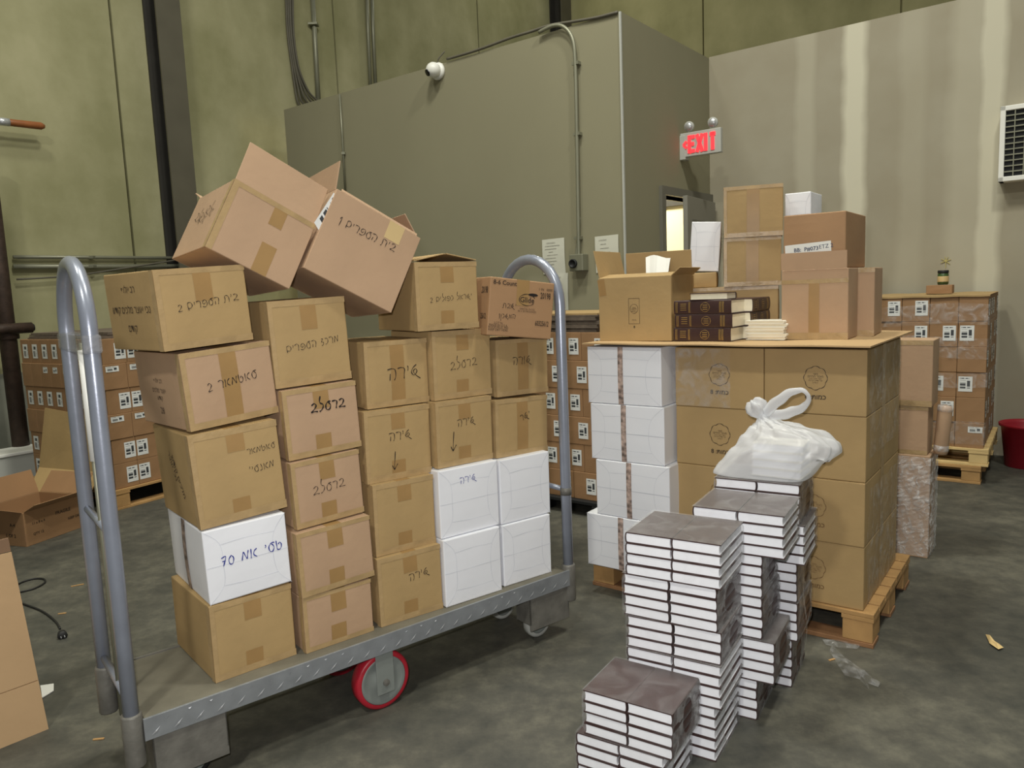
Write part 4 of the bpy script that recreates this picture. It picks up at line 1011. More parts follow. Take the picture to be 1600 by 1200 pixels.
# dry yellow sprig taped to the wall above the jar
tw = rw_at(1478, 408) - WX * .006
tg = thing('dry_sprig', 'small yellow star-shaped sprig on right drywall above the jar', 'decoration', tw)
sp_ = MB()
for a in (20, 65, 100, 150, 200, 270, 320):
    sp_.tube([Vector((0, 0, 0)), (WW * math.cos(R(a)) + ZZ * math.sin(R(a))) * (.038 if a != 270 else .055)], [.0032, .002], 6)
sp_.build('twigs', M['twig'], tg)

# ------------------------------------------------------------------ left stack
LY = R(58); LF, LD = axes(LY); LO = Vector((-2.86, 5.30, 0)); lp = lambda a, b, z=0: LO + LF * a + LD * b + ZZ * z
pallet('dark wooden pallet under barcode stack behind the left handle', lp(-.03, -.02), LY, 1.05, 1.12, .145, M['wood'], M['wood'], M['wood'])
GL = 'barcode boxes of the left stack'
lh = .179; lw_ = .178; ld = .137
for r_ in range(6):
    z = .1465 + (5 - r_) * (lh + .0006); small = r_ in (1, 3)
    dx = .012 if small else 0
    for c in range(5):
        st_ = (('front', .12, .70, .66, .92, False),) if small else ((('front', .50, .18, .97, .82, False),) if c % 2 == 0 else (('front', .03, .18, .50, .82, False),))
        if c == 0: st_ += (('left', .3, .6, .75, .85, False),) if small else (('left', .28, .2, .80, .8, True),)
        lite(f'brown barcode box, {ORD[r_]} row, {["nearest the corner", "second from corner", "third from corner", "fourth from corner", "farthest right"][c]} on right face of left stack', lp(c * (lw_ + .002) - dx, -dx * .5, z), LY, (lw_, ld, lh), st_, group=GL)
    for b in range(1, 8):
        st_ = (('left', .3, .6, .75, .85, False),) if small and b in (3, 4, 5) else () if small else (('left', .28, .2, .80, .8, True),)
        lite(f'brown barcode box, {ORD[r_]} row, {ORD[b]} back along left face of left stack'.replace('second back', 'next back'), lp(-dx, b * (ld + .002) - dx * .5, z), LY, (lw_, ld, lh), st_, group=GL)
    lite(f'brown box, {ORD[r_]} row, inside the left stack behind its front boxes', lp(lw_ + .004, ld + .006, z), LY, (.72, .96, lh - .002), (), group=GL)
for i in range(2):
    fb = thing('flattened_box', ['dark flattened carton lying on top of the left stack', 'upper flattened carton on the left stack, slightly turned'][i], 'cardboard', lp(.02 + .05 * i, .03, .1465 + 6 * (lh + .0006) + .001 + .024 * i), (0, 0, LY + R(2 * i)))
    MB().box(0, .84, 0, 1.0, 0, .010).build('lower_panel', M['grey'], fb, bevel=.001); MB().box(.008, .835, .004, .995, .0105, .021).build('upper_panel', M['grey'], fb, bevel=.001)

# ------------------------------------------------------------------ narrow stack behind the main pallet
NP = onz(1449, 873); NY = R(-37); NF, ND = axes(NY); np_ = lambda a, b, z=0: NP - NF * a + ND * b + ZZ * z
nt_ = atz = lambda y, x=1449: (EYE + ray(x, y) * (((NP - EYE).dot(ND)) / ray(x, y).dot(ND))).z
z1, z2, z3 = nt_(712), nt_(636), nt_(532)
lite('plain carton bound in crinkled shiny film at foot of narrow stack', np_(.36, 0, 0), NY, (.36, .20, z1 - .002), (), m='pink')
sw2 = MB(); B2 = Box(.37, .21, z1 - .02, .006)
c0 = np_(.18, .1, .01); mm = Matrix.Rotation(NY, 4, 'Z'); mm.translation = c0
sw2.grid(lambda u, v: mm @ (B2.pt('front', u, v, .003 + .004 * math.sin(u * 31 + v * 23))), 14, 24, False); sw2.grid(lambda u, v: mm @ (B2.pt('right', u, v, .003 + .004 * math.sin(u * 27 + v * 29))), 8, 24, False)
sw2.grid(lambda u, v: mm @ (B2.pt('left', u, v, .003 + .003 * math.sin(u * 27 + v * 29))), 8, 24, False)
tag(sw2.build('stretch_wrap', M['stretch']), 'crinkled shiny stretch wrap around lower narrow stack behind main pallet', 'plastic wrap')
carton('pinkish box in middle of narrow stack behind main pallet', np_(.36, .004, z1), NY, 0, (.345, .17, z2 - z1 - .002), m='pink', tape=None)
carton('pinkish box on top of narrow stack behind main pallet', np_(.36, .0, z2), NY, 0, (.36, .20, z3 - z2), m='pink', tape=None)
rl = np_(-.024, .06, z1 - .0); rb = thing('wrapped_bundle', 'leaning film-wrapped kraft bundle beside narrow stack', 'package', rl); rb.rotation_euler = (R(0), R(4), NY)
bb_ = MB(); bb_.lathe([(.004, 0), (.030, .004), (.034, .02), (.034, .23), (.030, .25), (.004, .256)], (0.012, .0, .0), 18).build('roll', M['pink'], rb, True)
for z in (.02, .225): MB().lathe([(.0355, 0), (.0365, .01), (.0355, .03)], (.012, 0, z), 18).build('film_end', M['stretch'], rb, True)

# ================================================================== books
def book_meshes(w, d, t, cover, pages, spine_text=False):
    """lying flat, head towards -y, spine at +x; origin at the middle of the underside"""
    bt = .0033
    c = MB()
    x1 = w / 2 - .004
    c.box(-w / 2, x1, -d / 2, d / 2, 0, bt).box(-w / 2, x1, -d / 2, d / 2, t - bt, t)
    n = 8; o = []
    for y in (-d / 2, d / 2):                       # rounded spine, outside and inside arcs
        for k in range(n + 1):
            a = -math.pi / 2 + math.pi * k / n; o.append((x1 + math.cos(a) * .0055, y, t / 2 + math.sin(a) * t / 2))
        for k in range(n + 1):
            a = -math.pi / 2 + math.pi * k / n; o.append((x1 + math.cos(a) * .0030 - .0002, y, t / 2 + math.sin(a) * (t / 2 - bt)))
    m = n + 1; fs = []
    for k in range(n):
        fs += [[k, k + 1, 2 * m + k + 1, 2 * m + k], [m + k, 3 * m + k, 3 * m + k + 1, m + k + 1], [k, m + k, m + k + 1, k + 1], [2 * m + k, 2 * m + k + 1, 3 * m + k + 1, 3 * m + k]]
    c.add(o, fs)
    p = MB(); n = 6; pr = []
    x0 = -w / 2 + .003
    for k in range(n + 1):
        a = -math.pi / 2 + math.pi * k / n; pr.append((x1 - .001 + math.cos(a) * .0030, t / 2 + math.sin(a) * (t / 2 - bt)))
    for k in range(n + 1):
        a = math.pi / 2 - math.pi * k / n; pr.append((x0 + math.cos(a) * .003, t / 2 + math.sin(a) * (t / 2 - bt)))
    y0, y1 = -d / 2 + .003, d / 2 - .003; q = len(pr)
    vs = [(x, y0, z) for x, z in pr] + [(x, y1, z) for x, z in pr]
    p.add(vs, [list(range(q)), list(range(2 * q - 1, q - 1, -1))] + [[i, q + i, q + (i + 1) % q, (i + 1) % q] for i in range(q)])
    return c.mesh('cover', cover), p.mesh('pages', pages)
def first_book(name, me, foil=None, dims=None):
    t = thing(name, 'book', 'book'); link('cover', me[0], t); link('pages', me[1], t); return t
BW, BD, BT = .149, .245, .0345
PROTO = {}
def put_book(kind, matrix_loc, rotz, label, group, flip=False, name='book', foil=True):
    """copies of one book of a kind, with its parts"""
    rot = (0, 0, rotz + (math.pi if flip else 0))
    if kind not in PROTO:
        w, d, t, cv, pg = KINDS[kind]; o = first_book(name, book_meshes(w, d, t, M[cv], M[pg])); o.location = matrix_loc; o.rotation_euler = rot; o['label'] = label; o['group'] = group; PROTO[kind] = o; return o
    return dup(PROTO[kind], matrix_loc, rot, label, group)
KINDS = {'tower2': (.146, .240, .0356, 'cover', 'pages'), 'tower': (BW, BD, BT, 'cover', 'pages'), 'front': (.137, .224, BT, 'cover', 'pages'), 'volume': (.172, .262, .0585, 'cover', 'cream'), 'booklet': (.165, .12, .0135, 'paperwhite', 'cream'), 'bagged': (.125, .175, .030, 'paperwhite', 'pages'), 'loose': (.12, .165, .03, 'cover', 'cream')}
M['paperwhite'] = mat('white_card_cover', (232, 228, 214), .6, var=.03)
GB = 'brown hardcover books in shrink-wrapped towers'
def film_box(label, mtx, w, d, h, seed=1, top='film_top'):
    """shrink film round a bundle: open oval where it shrank back on the two ends"""
    e = .0018; f = MB(); r_ = random.Random(seed); ph = r_.uniform(0, 6)
    W, D, H = w / 2 + e, d / 2 + e, h
    wob = lambda u, v: .0012 * math.sin(u * 21 + ph) * math.sin(v * 13 + ph * 2)
    f.grid(lambda u, v: mtx @ Vector((-W + 2 * W * u, -D - abs(wob(u, v)), .0004 + (H - .0008) * v)), 12, 6, False)
    f.grid(lambda u, v: mtx @ Vector((W - 2 * W * u, D + abs(wob(u, v)), .0004 + (H - .0008) * v)), 6, 4, False)
    f.grid(lambda u, v: mtx @ Vector((-W + 2 * W * u, -D + 2 * D * v, H + .0012 + .0006 * math.sin(u * 9) * math.sin(v * 8))), 12, 10, False)
    for sg in (1, -1):
        hy, hz = D * r_.uniform(.30, .46), H * r_.uniform(.26, .38); cy = D * r_.uniform(-.05, .3); cz = H * r_.uniform(.42, .58); tilt = r_.uniform(-.2, .3)
        N_ = 32; ring = []
        for j in range(5):
            t = j / 4; row = []
            for k in range(N_):
                a = 2 * math.pi * k / N_; ca, sa = math.cos(a), math.sin(a)
                s = 1 / max(abs(ca) / D, abs(sa) / (H / 2)); oy, oz = ca * s, H / 2 + sa * s
                iy, iz = cy + hy * ca - hz * sa * tilt, cz + hz * sa + hy * ca * tilt
                row.append(mtx @ Vector((sg * (W + .0015 * math.sin(a * 7 + j) * (1 - t) * t * 4), iy + (oy - iy) * t, min(H, max(.0004, iz + (oz - iz) * t)))))
            ring.append(row)
        o = len(f.v); f.v += [tuple(p) for row in ring for p in row]
        for j in range(4):
            for k in range(N_): f.f.append([o + j * N_ + k, o + j * N_ + (k + 1) % N_, o + (j + 1) * N_ + (k + 1) % N_, o + (j + 1) * N_ + k])
    o = f.build('shrink_wrap', M['film'], None, True); o.data.materials.append(M['film_front']); o.data.materials.append(M[top])
    for i_, p_ in enumerate(o.data.polygons): p_.material_index = 1 if i_ < 96 else 2 if i_ < 216 else 0
    return tag(o, label, 'plastic wrap', 'shrink wrap on the book bundles')
def tower(tn, FL, yaw, bundles, kind='tower', top='film_glare'):
    """bundles from the top: (rows, spine to the right?, sideways shift, depth shift, yaw wobble)"""
    w, d, t = KINDS[kind][:3]; total = sum(b[0] for b in bundles); z = total * t; row = 0
    for bi, (n, right, sx_, sy_, wob) in enumerate(bundles):
        yw = yaw + R(wob); F_, D_ = axes(yw); zb_ = z - n * t
        base = FL + axes(yaw)[0] * (sx_ + w + .001) + axes(yaw)[1] * (sy_ + d / 2); base = Vector((base.x, base.y, zb_))
        r_ = random.Random(bi * 7 + len(tn))
        for k in range(n):
            zz = zb_ + (n - 1 - k) * t
            for c in (0, 1):
                p = base + F_ * ((c - .5) * (w + .001) + r_.uniform(-.0015, .0015)) + D_ * r_.uniform(-.002, .002)
                put_book(kind, (p.x, p.y, zz + .0002), yw, f'brown hardcover book, {ORD[row]} from top, {"right" if c else "left"} column of {tn}', GB, flip=not right)
            row += 1
        mm = Matrix.Rotation(yw, 4, 'Z'); mm.translation = base
        film_box(f'clear shrink film around the {ORD[bi]} bundle of {tn}' if bi else f'clear shrink film around the topmost bundle of {tn}', mm, 2 * w + .003, d + .004, n * t, seed=bi * 3 + len(tn), top=top)
        z = zb_
TY = R(-31.6); TF, TD = axes(TY)
tower('left tall tower', Vector((.333, 2.284, 0)), TY, [(4, False, 0, 0, 0), (4, True, -.012, .006, -1.0), (3, True, -.006, .010, .8), (4, False, -.004, .004, 0), (5, False, -.018, .010, -.8)])
T2O = Vector((.5865, 2.4547, 0))
tower('right tall tower', T2O, TY, [(4, False, 0, 0, 0), (4, True, -.072, .006, .8), (4, True, -.068, .010, -.8), (4, True, -.030, .000, 0), (4, True, -.088, .008, .6)], 'tower2')
t3 = T2O + TD * (.240 + .022)
tower('rear tower under white bag', t3, TY, [(4, True, -.004, 0, 0), (4, False, .012, .0, .5), (4, True, -.012, .010, 0), (4, True, -.008, .008, -.8), (5, True, -.030, .012, .4)], 'tower2')
tower('low front tower', Vector((.172, 2.102, 0)), R(-33), [(4, True, 0, 0, 0), (4, False, -.026, -.004, .5)], 'front', 'film_top')
# ------------------------------------------------------------------ books on the pallet top
GV = 'large brown volumes on the pallet top'
VY = R(-38.5); VF, VD = axes(VY)
foil_me = None
def spine_foil(t_):
    """gilt bands, ring emblem and short lines on a spine; local frame of a lying volume (spine at +x)"""
    mb = MB(); w, d, th = .172, .262, .0585; xs = lambda z: w / 2 - .004 + .0062 * math.sqrt(max(0, 1 - ((z - th / 2) / (th / 2)) ** 2)) + .0003
    def strip(y0, y1, z0=.006, z1=.0525):
        n = 6
        for k in range(n):
            a, b = z0 + (z1 - z0) * k / n, z0 + (z1 - z0) * (k + 1) / n
            mb.add([(xs(a), y0, a), (xs(a), y1, a), (xs(b), y1, b), (xs(b), y0, b)], [[0, 1, 2, 3]])
    for y in (-.121, -.115, -.060, -.055, .080, .085, .092, .097): strip(y - .001, y + .001)
    for i, z in enumerate((.018, .027, .036, .044)): strip(-.100, -.072, z - .0012, z + .0012)
    ring = []
    for k in range(49):
        a = 2 * math.pi * k / 48; ring.append((.015 + (.020 + .0015 * math.cos(12 * a)) * math.cos(a), .0292 + .0195 * math.sin(a)))
    vs, fs = ribbon([ring], .002, 1); mb.add([(xs(z), y, z) for y, z in vs], fs)
    for z in (.020, .029, .038): strip(.004, .026, z - .0014, z + .0014)
    return mb.mesh('spine_foil', M['gold'])
SF = spine_foil(None)
def volume(p, yaw, label):
    o = put_book('volume', (p.x, p.y, p.z), yaw, label, GV)
    if not any(c.data is SF for c in o.children): link('spine_foil', SF, o)
    return o
vb = Vector((.727, 3.350, TZ))
for k in range(3):
    q = vb + VF * (.131 + .004 * (k == 1) - .003 * (k == 0)) + VD * .086 + ZZ * (.0590 * k)
    volume(q, VY - math.pi / 2, ['bottom brown volume with gilt spine, of the three beside open box', 'middle brown volume with gilt spine, of the three beside open box', 'top brown volume with gilt spine, of the three beside open box'][k])
vq = onz(1178, 520, TZ); vq = vb + VF * .325 + VD * .275
for k in range(3):
    q = vq + ZZ * (.059 * k) - VF * (.131 - .004 * k)
    volume(q, VY + math.pi / 2 * 0 + R(2 * k), f'brown volume behind the gilt trio, {["lowest", "middle", "uppermost"][k]} of the rear pile')
q = vb + VF * .155 + VD * .062 + ZZ * (.059 * 3 + .0003)
lo = put_book('loose', (q.x, q.y, q.z), VY + R(90 + 4), 'small cream-paged book lying on top of the gilt volumes', 'loose small book on the volumes')
GK = 'white booklets on the pallet top'
bk = onz(1165, 531, TZ); KF, KD = axes(PY)
for k in range(6):
    q = bk + KF * (.083 + .004 * math.sin(k * 2.1)) + KD * (.06 + .003 * math.cos(k * 3)) + ZZ * (.0137 * k)
    put_book('booklet', (q.x, q.y, q.z), PY + R(2.5 * math.sin(k * 1.9)), f'thin white booklet, {["lowest", "second lowest", "third lowest", "third highest", "second highest", "topmost"][k]} of pile beside the gilt volumes', GK, name='booklet')

# ------------------------------------------------------------------ white carrier bag on the rear tower
ZB = 21 * .0356 + .0015
bc = t3 + TF * .148 + TD * .118; bag = thing('plastic_bag', 'knotted white plastic bag of books lying on the rear book tower', 'bag', (bc.x, bc.y, ZB), (0, 0, TY))
rings = [(-.010, .000, .165, .100, 0), (-.012, .006, .172, .108, .02), (.018, .045, .170, .112, .03), (.052, .085, .170, .114, .05), (.080, .120, .168, .108, .07), (.088, .150, .152, .096, .09), (.070, .172, .116, .076, .12), (.038, .188, .070, .052, .14), (.010, .200, .036, .034, .14), (-.004, .210, .019, .022, .1), (-.006, .220, .017, .018, .08)]
NB = 72
vs = []; fs = []
P_ = [Vector((a, b, 0)) for a, b, *_ in rings]
def lerp_rings(k=4):
    out = []
    for i in range(len(rings) - 1):
        a = rings[max(0, i - 1)]; b = rings[i]; c = rings[i + 1]; d = rings[min(len(rings) - 1, i + 2)]
        for j in range(k):
            t = j / k; out.append(tuple(.5 * ((2 * b[q]) + (c[q] - a[q]) * t + (2 * a[q] - 5 * b[q] + 4 * c[q] - d[q]) * t * t + (3 * b[q] - a[q] - 3 * c[q] + d[q]) * t ** 3) for q in range(5)))
    return out + [rings[-1]]
RR = lerp_rings()
for i, (cx, z, rx, ry, fold) in enumerate(RR):
    for k in range(NB):
        a = 2 * math.pi * k / NB; ca, sa = math.cos(a), math.sin(a)
        e = .62 if z < .1 else .8
        x = math.copysign(abs(ca) ** e, ca); y = math.copysign(abs(sa) ** e, sa)
        f_ = 1 + fold * (.55 * math.sin(9 * a + z * 12) + .45 * math.sin(17 * a + 1.3 - z * 20)) + .012 * math.sin(5 * a + z * 60)
        sag = -.035 * max(0, ca) ** 2 * min(1, z / .1) * (1 if z > .09 else 0) * (1 - max(0, z - .15) / .07)
        vs.append((cx + rx * x * f_, ry * y * f_, max(.0005, z + sag * .6 + .004 * math.sin(a * 6 + i) * min(1, z / .05))))
for i in range(len(RR) - 1):
    for k in range(NB): fs.append([i * NB + k, i * NB + (k + 1) % NB, (i + 1) * NB + (k + 1) % NB, (i + 1) * NB + k])
fs.append(list(range(NB))[::-1]); b_ = MB(); b_.add(vs, fs); b_.build('bag_body', M['bag'], bag, True)
lp_ = smooth([(-.010, -.005, .212), (.012, -.012, .235), (.050, -.015, .275), (.092, -.012, .305), (.128, -.008, .312), (.148, -.006, .292), (.140, -.004, .262), (.105, 0, .238), (.060, .004, .222), (.015, .004, .212)], 5)
hb = MB(); n = len(lp_); pv = []
for i, p in enumerate(lp_):
    t = (lp_[min(i + 1, n - 1)] - lp_[max(0, i - 1)]).normalized(); y = Vector((0, 1, 0)); nn = t.cross(y).normalized(); s = i / (n - 1)
    wd_ = .013 + .006 * math.sin(s * 9); th = .007
    for k in range(10):
        a = 2 * math.pi * k / 10; pv.append(p + nn * math.cos(a) * wd_ * (1 + .12 * math.sin(3 * a + i)) + y * math.sin(a) * th)
hf = []
for i in range(n - 1):
    for k in range(10): hf.append([i * 10 + k, i * 10 + (k + 1) % 10, (i + 1) * 10 + (k + 1) % 10, (i + 1) * 10 + k])
hb.add(pv, hf); hb.build('handle', M['bag'], bag, True)
tf = MB(); r_ = random.Random(5)
prof = [(.010, 0), (.020, .012), (.033, .030), (.036, .048), (.028, .062), (.018, .070), (.004, .066)]
o0 = Vector((-.006, 0, .205)); ax_ = Vector((-.55, -.1, .8)).normalized(); qq = Vector((0, 0, 1)).rotation_difference(ax_); NN = 30; tv = []
for i, (r, z) in enumerate(prof):
    for k in range(NN):
        a = 2 * math.pi * k / NN; rr = r * (1 + .22 * math.sin(5 * a + i * .4) + .1 * math.sin(11 * a)); tv.append(o0 + qq @ Vector((rr * math.cos(a), rr * .7 * math.sin(a), z + .010 * math.sin(4 * a + 1) * (i > 3))))
tff = []
for i in range(len(prof) - 1):
    for k in range(NN): tff.append([i * NN + k, i * NN + (k + 1) % NN, (i + 1) * NN + (k + 1) % NN, (i + 1) * NN + k])
tff.append([(len(prof) - 1) * NN + k for k in range(NN)]); tf.add(tv, tff); tf.build('tuft', M['bag'], bag, True)
kb = MB().lathe([(.004, -.018), (.020, -.010), (.025, 0), (.020, .010), (.004, .018)], (-.006, 0, .208), 20, (1, .2, .3)).build('knot', M['bag'], bag, True)
bo = Vector((bc.x, bc.y, ZB + .004)) + TF * .055
for k in range(4):
    q = bo + ZZ * (.0303 * k); put_book('bagged', (q.x, q.y, q.z), TY + R(84 + 2 * k), f'pale book inside the white bag, {["lowest", "second", "third", "topmost"][k]} of its stack', 'books inside the white bag')

# ================================================================== odds and ends on the floor and by the left wall
# open printed box with tall back panel
c_ = onz(42, 855); cb2 = onz(131, 823); fdir = (cb2 - c_); yw = math.atan2(fdir.y, fdir.x)
def ob(t, B):
    tx = MB()
    for s_, u, v, z_ in [('FRAGILE', .62, .70, .03), ('11 x 8 x 4', .22, .62, .022), ('KEEP DRY', .80, .42, .022), ('QTY 12', .2, .3, .022)]: B.write(tx, 'front', type_poly(s_, True), u, v, z_)
    tx.build('printed_marks', M['print'], t)
    tx = MB()
    for s_, u, v, z_ in [('MADE', .3, .6, .028), ('A-4', .75, .62, .03), ('1 OF 2', .7, .3, .03)]: B.write(tx, 'left', type_poly(s_, True), u, v, z_)
    tx.build('printed_marks', M['print'], t)
open_carton('open printed box on floor with flaps spread, behind left handle', place(c_, yw, 0, 0, .44, .40), (.44, .40, .215), 'brown', [('front', .11, 62, .97), ('left', .20, 68, .95), ('right', .16, 40, .95), ('back', .16, 18, .98)], None, ob)
# folded kraft sheet standing between the open box and the left stack
at_l = lambda x, y, o: onpl(x, y, lp(-o, 0), LF)
TL_, TR_, BR_, BL_, FR_, FL_ = at_l(70, 637, .03), at_l(167, 655, .03), at_l(156, 738, .11), at_l(61, 730, .11), at_l(138, 775, .27), at_l(44, 768, .27)
fs_ = thing('cardboard_sheet', 'folded kraft sheet leaning on left barcode stack behind open floor box', 'cardboard', (BL_.x, BL_.y, min(FL_.z, FR_.z)))
def qslab(nm, a, b, c, d, m):
    nn = (b - a).cross(d - a).normalized() * .005; P = [p - fs_.location for p in (a, b, c, d)]; mb = MB(); mb.add(P + [p - nn for p in P], [[0, 1, 2, 3], [7, 6, 5, 4], [0, 4, 5, 1], [1, 5, 6, 2], [2, 6, 7, 3], [3, 7, 4, 0]]); mb.build(nm, m, fs_)
qslab('upper_panel', BL_, BR_, TR_, TL_, M['tan']); qslab('lower_panel', FL_, FR_, BR_, BL_, M['tan'])
print('SHEETZ', FL_.z, FR_.z, BL_.z, TL_.z, TR_.z)
# big flat carton in the near left corner
sR = onz(76, 1139); sL = onz(0, 1170); sd = (sL - sR); sd.z = 0; sd.normalize()
ht = (EYE + ray(19, 846) * (((sR - EYE).dot(sd.cross(ZZ))) / ray(19, 846).dot(sd.cross(ZZ)))).z
ca_ = thing('flattened_box', 'large flattened kraft carton standing on its edge at near left', 'cardboard', sR, (0, 0, math.atan2(sd.y, sd.x)))
yt = math.copysign(1, (Vector((-sd.y, sd.x, 0))).dot(sR - EYE))   # away from the camera
lean = .05
def slab(x0, x1, z0, z1, y0, th):
    m_ = MB(); q = lambda z: yt * (y0 + lean * z / ht)
    sl = lambda z: .035 * (z / ht)
    m_.add([(x0 + sl(z0) * (x0 < .01), q(z0), z0), (x1, q(z0), z0), (x1, q(z1), z1), (x0 + sl(z1) * (x0 < .01), q(z1), z1), (x0 + sl(z0) * (x0 < .01), q(z0) + yt * th, z0), (x1, q(z0) + yt * th, z0), (x1, q(z1) + yt * th, z1), (x0 + sl(z1) * (x0 < .01), q(z1) + yt * th, z1)], [[0, 1, 2, 3], [5, 4, 7, 6], [0, 4, 5, 1], [1, 5, 6, 2], [2, 6, 7, 3], [3, 7, 4, 0]]); return m_
slab(0, .75, 0, ht * .26, 0, .008).build('lower_flap', M['sheet'], ca_); slab(0, .75, ht * .264, ht * .93, 0, .008).build('main_panel', M['sheet'], ca_); slab(0.0, .75, ht * .934, ht, 0.004, .008).build('upper_flap', M['inside'], ca_)
slab(.0, .75, 0, ht * .9, .012, .007).build('back_panel', M['pink'], ca_)
MB().obox((.60, yt * .02, 0), (.008, 0, 0), (0, yt * .25, 0), (0, 0, ht * .6)).build('side_panel', M['pink'], ca_)
# black cord with plug
cp_ = [onz(x, y, .006) for x, y in [(-30, 960), (20, 918), (45, 906), (66, 904), (70, 910), (52, 920), (25, 926), (0, 930), (10, 935), (38, 944), (66, 955), (86, 970), (94, 982)]]
cd = thing('power_cord', 'thin black power cord looped on floor at left, ending in plug', 'cord', cp_[0])
MB().tube([p - cp_[0] for p in smooth(cp_)], .0045, 8).build('cable', M['rubber'], cd, True)
pg = onz(97, 991, .014) - cp_[0]; pgd = (onz(97, 991, .014) - onz(93, 978, .014)).normalized()
MB().tube([pg - pgd * .03, pg - pgd * .012, pg + pgd * .02, pg + pgd * .024], [.006, .017, .020, .016], 12).build('plug', M['rubber'], cd, True)
for s_ in (-1, 1): MB().tube([pg + pgd * .024 + pgd.cross(ZZ) * .007 * s_, pg + pgd * .042 + pgd.cross(ZZ) * .007 * s_], .0018, 6).build('prong', M['bright'], cd)
# white scrap, splinters, bits of film
q = [onz(x, y, .002) for x, y in [(63, 1072), (84, 1069), (84, 1080), (66, 1091)]]
m_ = MB(); m_.add(q + [p + ZZ * .003 for p in q], [[3, 2, 1, 0], [4, 5, 6, 7], [0, 1, 5, 4], [1, 2, 6, 5], [2, 3, 7, 6], [3, 0, 4, 7]]); tag(m_.build('paper_scrap', M['whitepl']), 'white paper scrap on floor beside large flattened carton', 'paper')
r_ = random.Random(11)
for i, (x, y, L2, a) in enumerate([(121, 914, .10, .5), (97, 958, .06, .2), (219, 1034, .05, 1.2), (154, 1154, .06, .1), (1300, 1030, .05, .4)]):
    c = onz(x, y, .004); d_ = Vector((math.cos(a), math.sin(a), 0)); n_ = Vector((-d_.y, d_.x, 0))
    w_ = MB().obox(c - d_ * L2 * .3 - n_ * .004 - ZZ * .0035, d_ * L2 * .6, n_ * .008, ZZ * .004).build('wood_splinter', M['wood'], None, bevel=.001)
    tag(w_, ['pale splinter on floor left of the far left pole', 'small pale splinter near the black plug', 'tiny pale splinter on floor by near left pole', 'pale sliver on floor at bottom left of the cart', 'small pale sliver on floor right of the book towers'][i], 'debris')
def scrap(px, label, m):
    P = [onz(x, y, .004) for x, y in px]; c = sum(P, Vector()) / len(P); mb = MB(); k = len(P); rr = random.Random(k)
    vs = [c + ZZ * .012] + [p + ZZ * rr.uniform(0, .004) for p in P] + [c + (p - c) * .55 + ZZ * rr.uniform(.002, .018) for p in P]
    fs = [[1 + i, 1 + (i + 1) % k, 1 + k + (i + 1) % k, 1 + k + i] for i in range(k)] + [[0, 1 + k + i, 1 + k + (i + 1) % k] for i in range(k)]
    mb.add(vs, fs); return tag(mb.build('film_scrap', m), label, 'plastic wrap')
scrap([(1300, 1008), (1318, 1026), (1340, 1042), (1362, 1058), (1376, 1066), (1372, 1074), (1356, 1068), (1358, 1078), (1342, 1062), (1320, 1056), (1308, 1038), (1296, 1018)], 'crumpled clear film scrap on floor right of the rear book tower', M['clearfilm'])
scrap([(1285, 1000), (1310, 1003), (1345, 1008), (1340, 1014), (1312, 1012), (1290, 1008)], 'thin strip of clear film on floor under pallet corner', M['clearfilm'])
scrap([(1540, 992), (1556, 1004), (1568, 1013), (1560, 1016), (1546, 1006)], 'small pale leaf-like scrap on bare floor at right', M['woodpale'])
# strip of loose film hanging from the right tower
tb_ = Vector((.604, 2.528, 0)) + TF * .305 + TD * .27
ms = MB().grid(lambda u, v: tb_ + TF * (.012 + .006 * math.sin(v * 9)) + TD * (.022 * u + .008 * math.sin(v * 7)) + ZZ * (.12 + .42 * v), 3, 14, False)
tag(ms.build('film_strip', M['stretch']), 'narrow ribbon of loose film hanging down between right and rear towers', 'plastic wrap')
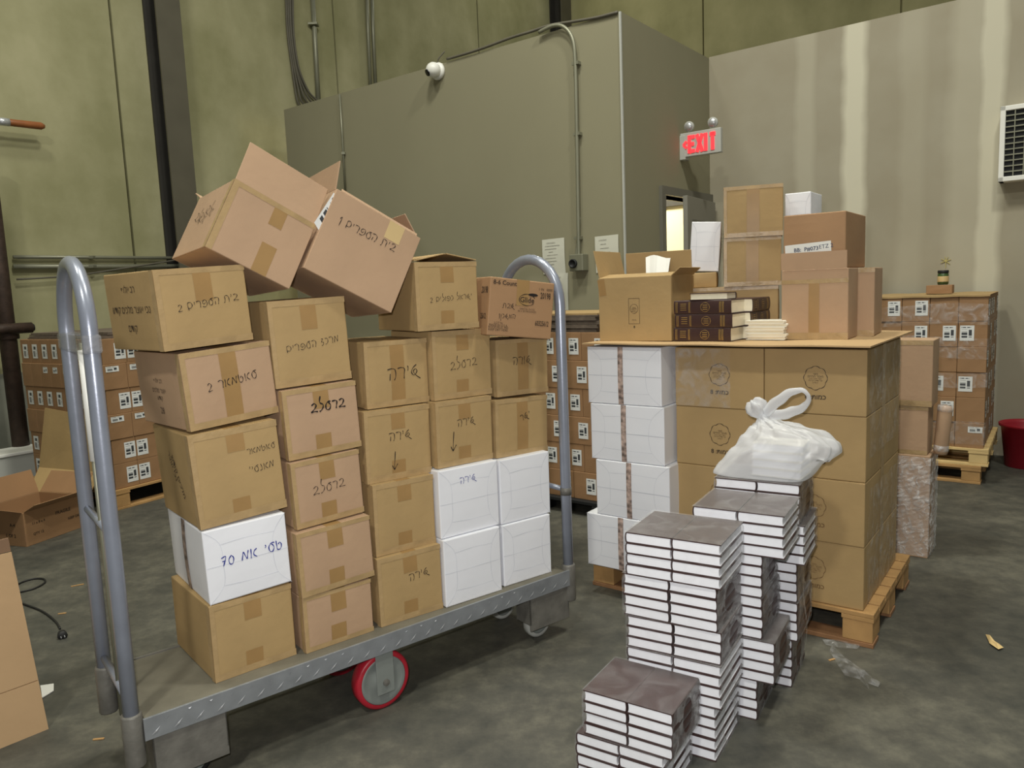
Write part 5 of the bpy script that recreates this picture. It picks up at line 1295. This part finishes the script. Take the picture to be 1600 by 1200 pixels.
# left: post with clamp, wooden handle, tray
pf = lw_at(22, 600) + WW * .42; pf.z = 0; pf = onpl(26, 640, pf, WW); pf.z = 0
po = thing('steel_post', 'rusty dark steel post at left edge with a bolted clamp', 'post', pf)
MB().lathe([(.066, 0), (.066, 2.85), (.05, 2.86)], (0, 0, 0), 24).lathe([(.13, 0), (.13, .012), (.07, .014)], (0, 0, 0), 24).build('shaft', M['rust'], po, True)
zc = (EYE + ray(26, 520) * ((pf - EYE).dot(WW) / ray(26, 520).dot(WW))).z
MB().lathe([(.082, -.05), (.086, -.045), (.086, .045), (.082, .05)], (0, 0, zc), 24).build('collar', M['rust'], po, True)
MB().tube([Vector((0, 0, zc + .04)) - WX * .3 + WW * .09, Vector((0, 0, zc + .04)) + WX * .16 + WW * .09], .045, 14).build('clamp_arm', M['rust'], po, True)
MB().lathe([(.03, 0), (.03, .02), (.012, .022), (.002, .022)], Vector((0, 0, zc + .04)) + WX * .155 + WW * .09, 16, WX).build('bolt', M['dark'], po, True)
s1 = lw_at(58, 202) + WW * .16; s0_ = lw_at(-60, 189) + WW * .16
st_ = thing('wooden_stick', 'varnished wooden stick projecting before left wall near the post', 'stick', s0_)
MB().tube([Vector((0, 0, 0)), (s1 - s0_) * .6, (s1 - s0_) * .95, (s1 - s0_)], [.03, .031, .033, .018], 14).build('handle', M['stick'], st_, True)
MB().tube([(s1 - s0_) * .36, (s1 - s0_) * .52], .034, 14).build('ferrule', M['bright'], st_, True)
MB().tube([(s1 - s0_) * .2, (s1 - s0_) * .2 - WW * .17], .012, 8).build('wall_hook', M['galv'], st_, True)
# translucent tray on a low crate by the wall
tp_ = onz(14, 757); ty = YW
tr = thing('plastic_bin', 'translucent grey bin with white lid at left edge by the post', 'bin', tp_ , (0, 0, R(52)))
MB().box(-.25, .25, -.15, .15, .0, .006).box(-.25, -.244, -.15, .15, 0, .26).box(.244, .25, -.15, .15, 0, .26).box(-.25, .25, -.15, -.144, 0, .26).box(-.25, .25, .144, .15, 0, .26).build('tub', M['greypl'], tr, bevel=.002)
MB().box(-.262, .262, -.162, .162, .258, .285).build('lid', M['whitepl'], tr, bevel=.006)
# lower strip of the left wall: grey foundation course
fd = MB().box(-11, sx(COLP), -.03, 0, 0, (lw_at(5, 584)).z).build('trim_3', M['foundation']); frame_obj(fd, LEFT, WX); struct(fd, 'grey foundation strip along the foot of left concrete wall', 'trim')
# red bin by the right wall
rb0 = rw_at(1606, 726); rb0 = onz(1604, 728); rb0 = rb0 - WX * max(0, .2 - (CORNER - rb0).dot(WX)); rb0.z = 0
rbn = thing('red_bin', 'round red plastic bin against right wall beside far right stack', 'bin', rb0)
MB().lathe([(.135, 0), (.140, .004), (.172, .30), (.186, .302), (.188, .322), (.180, .325), (.168, .30), (.134, .012), (.002, .012)], (0, 0, 0), 36).build('tub', M['redbin'], rbn, True)
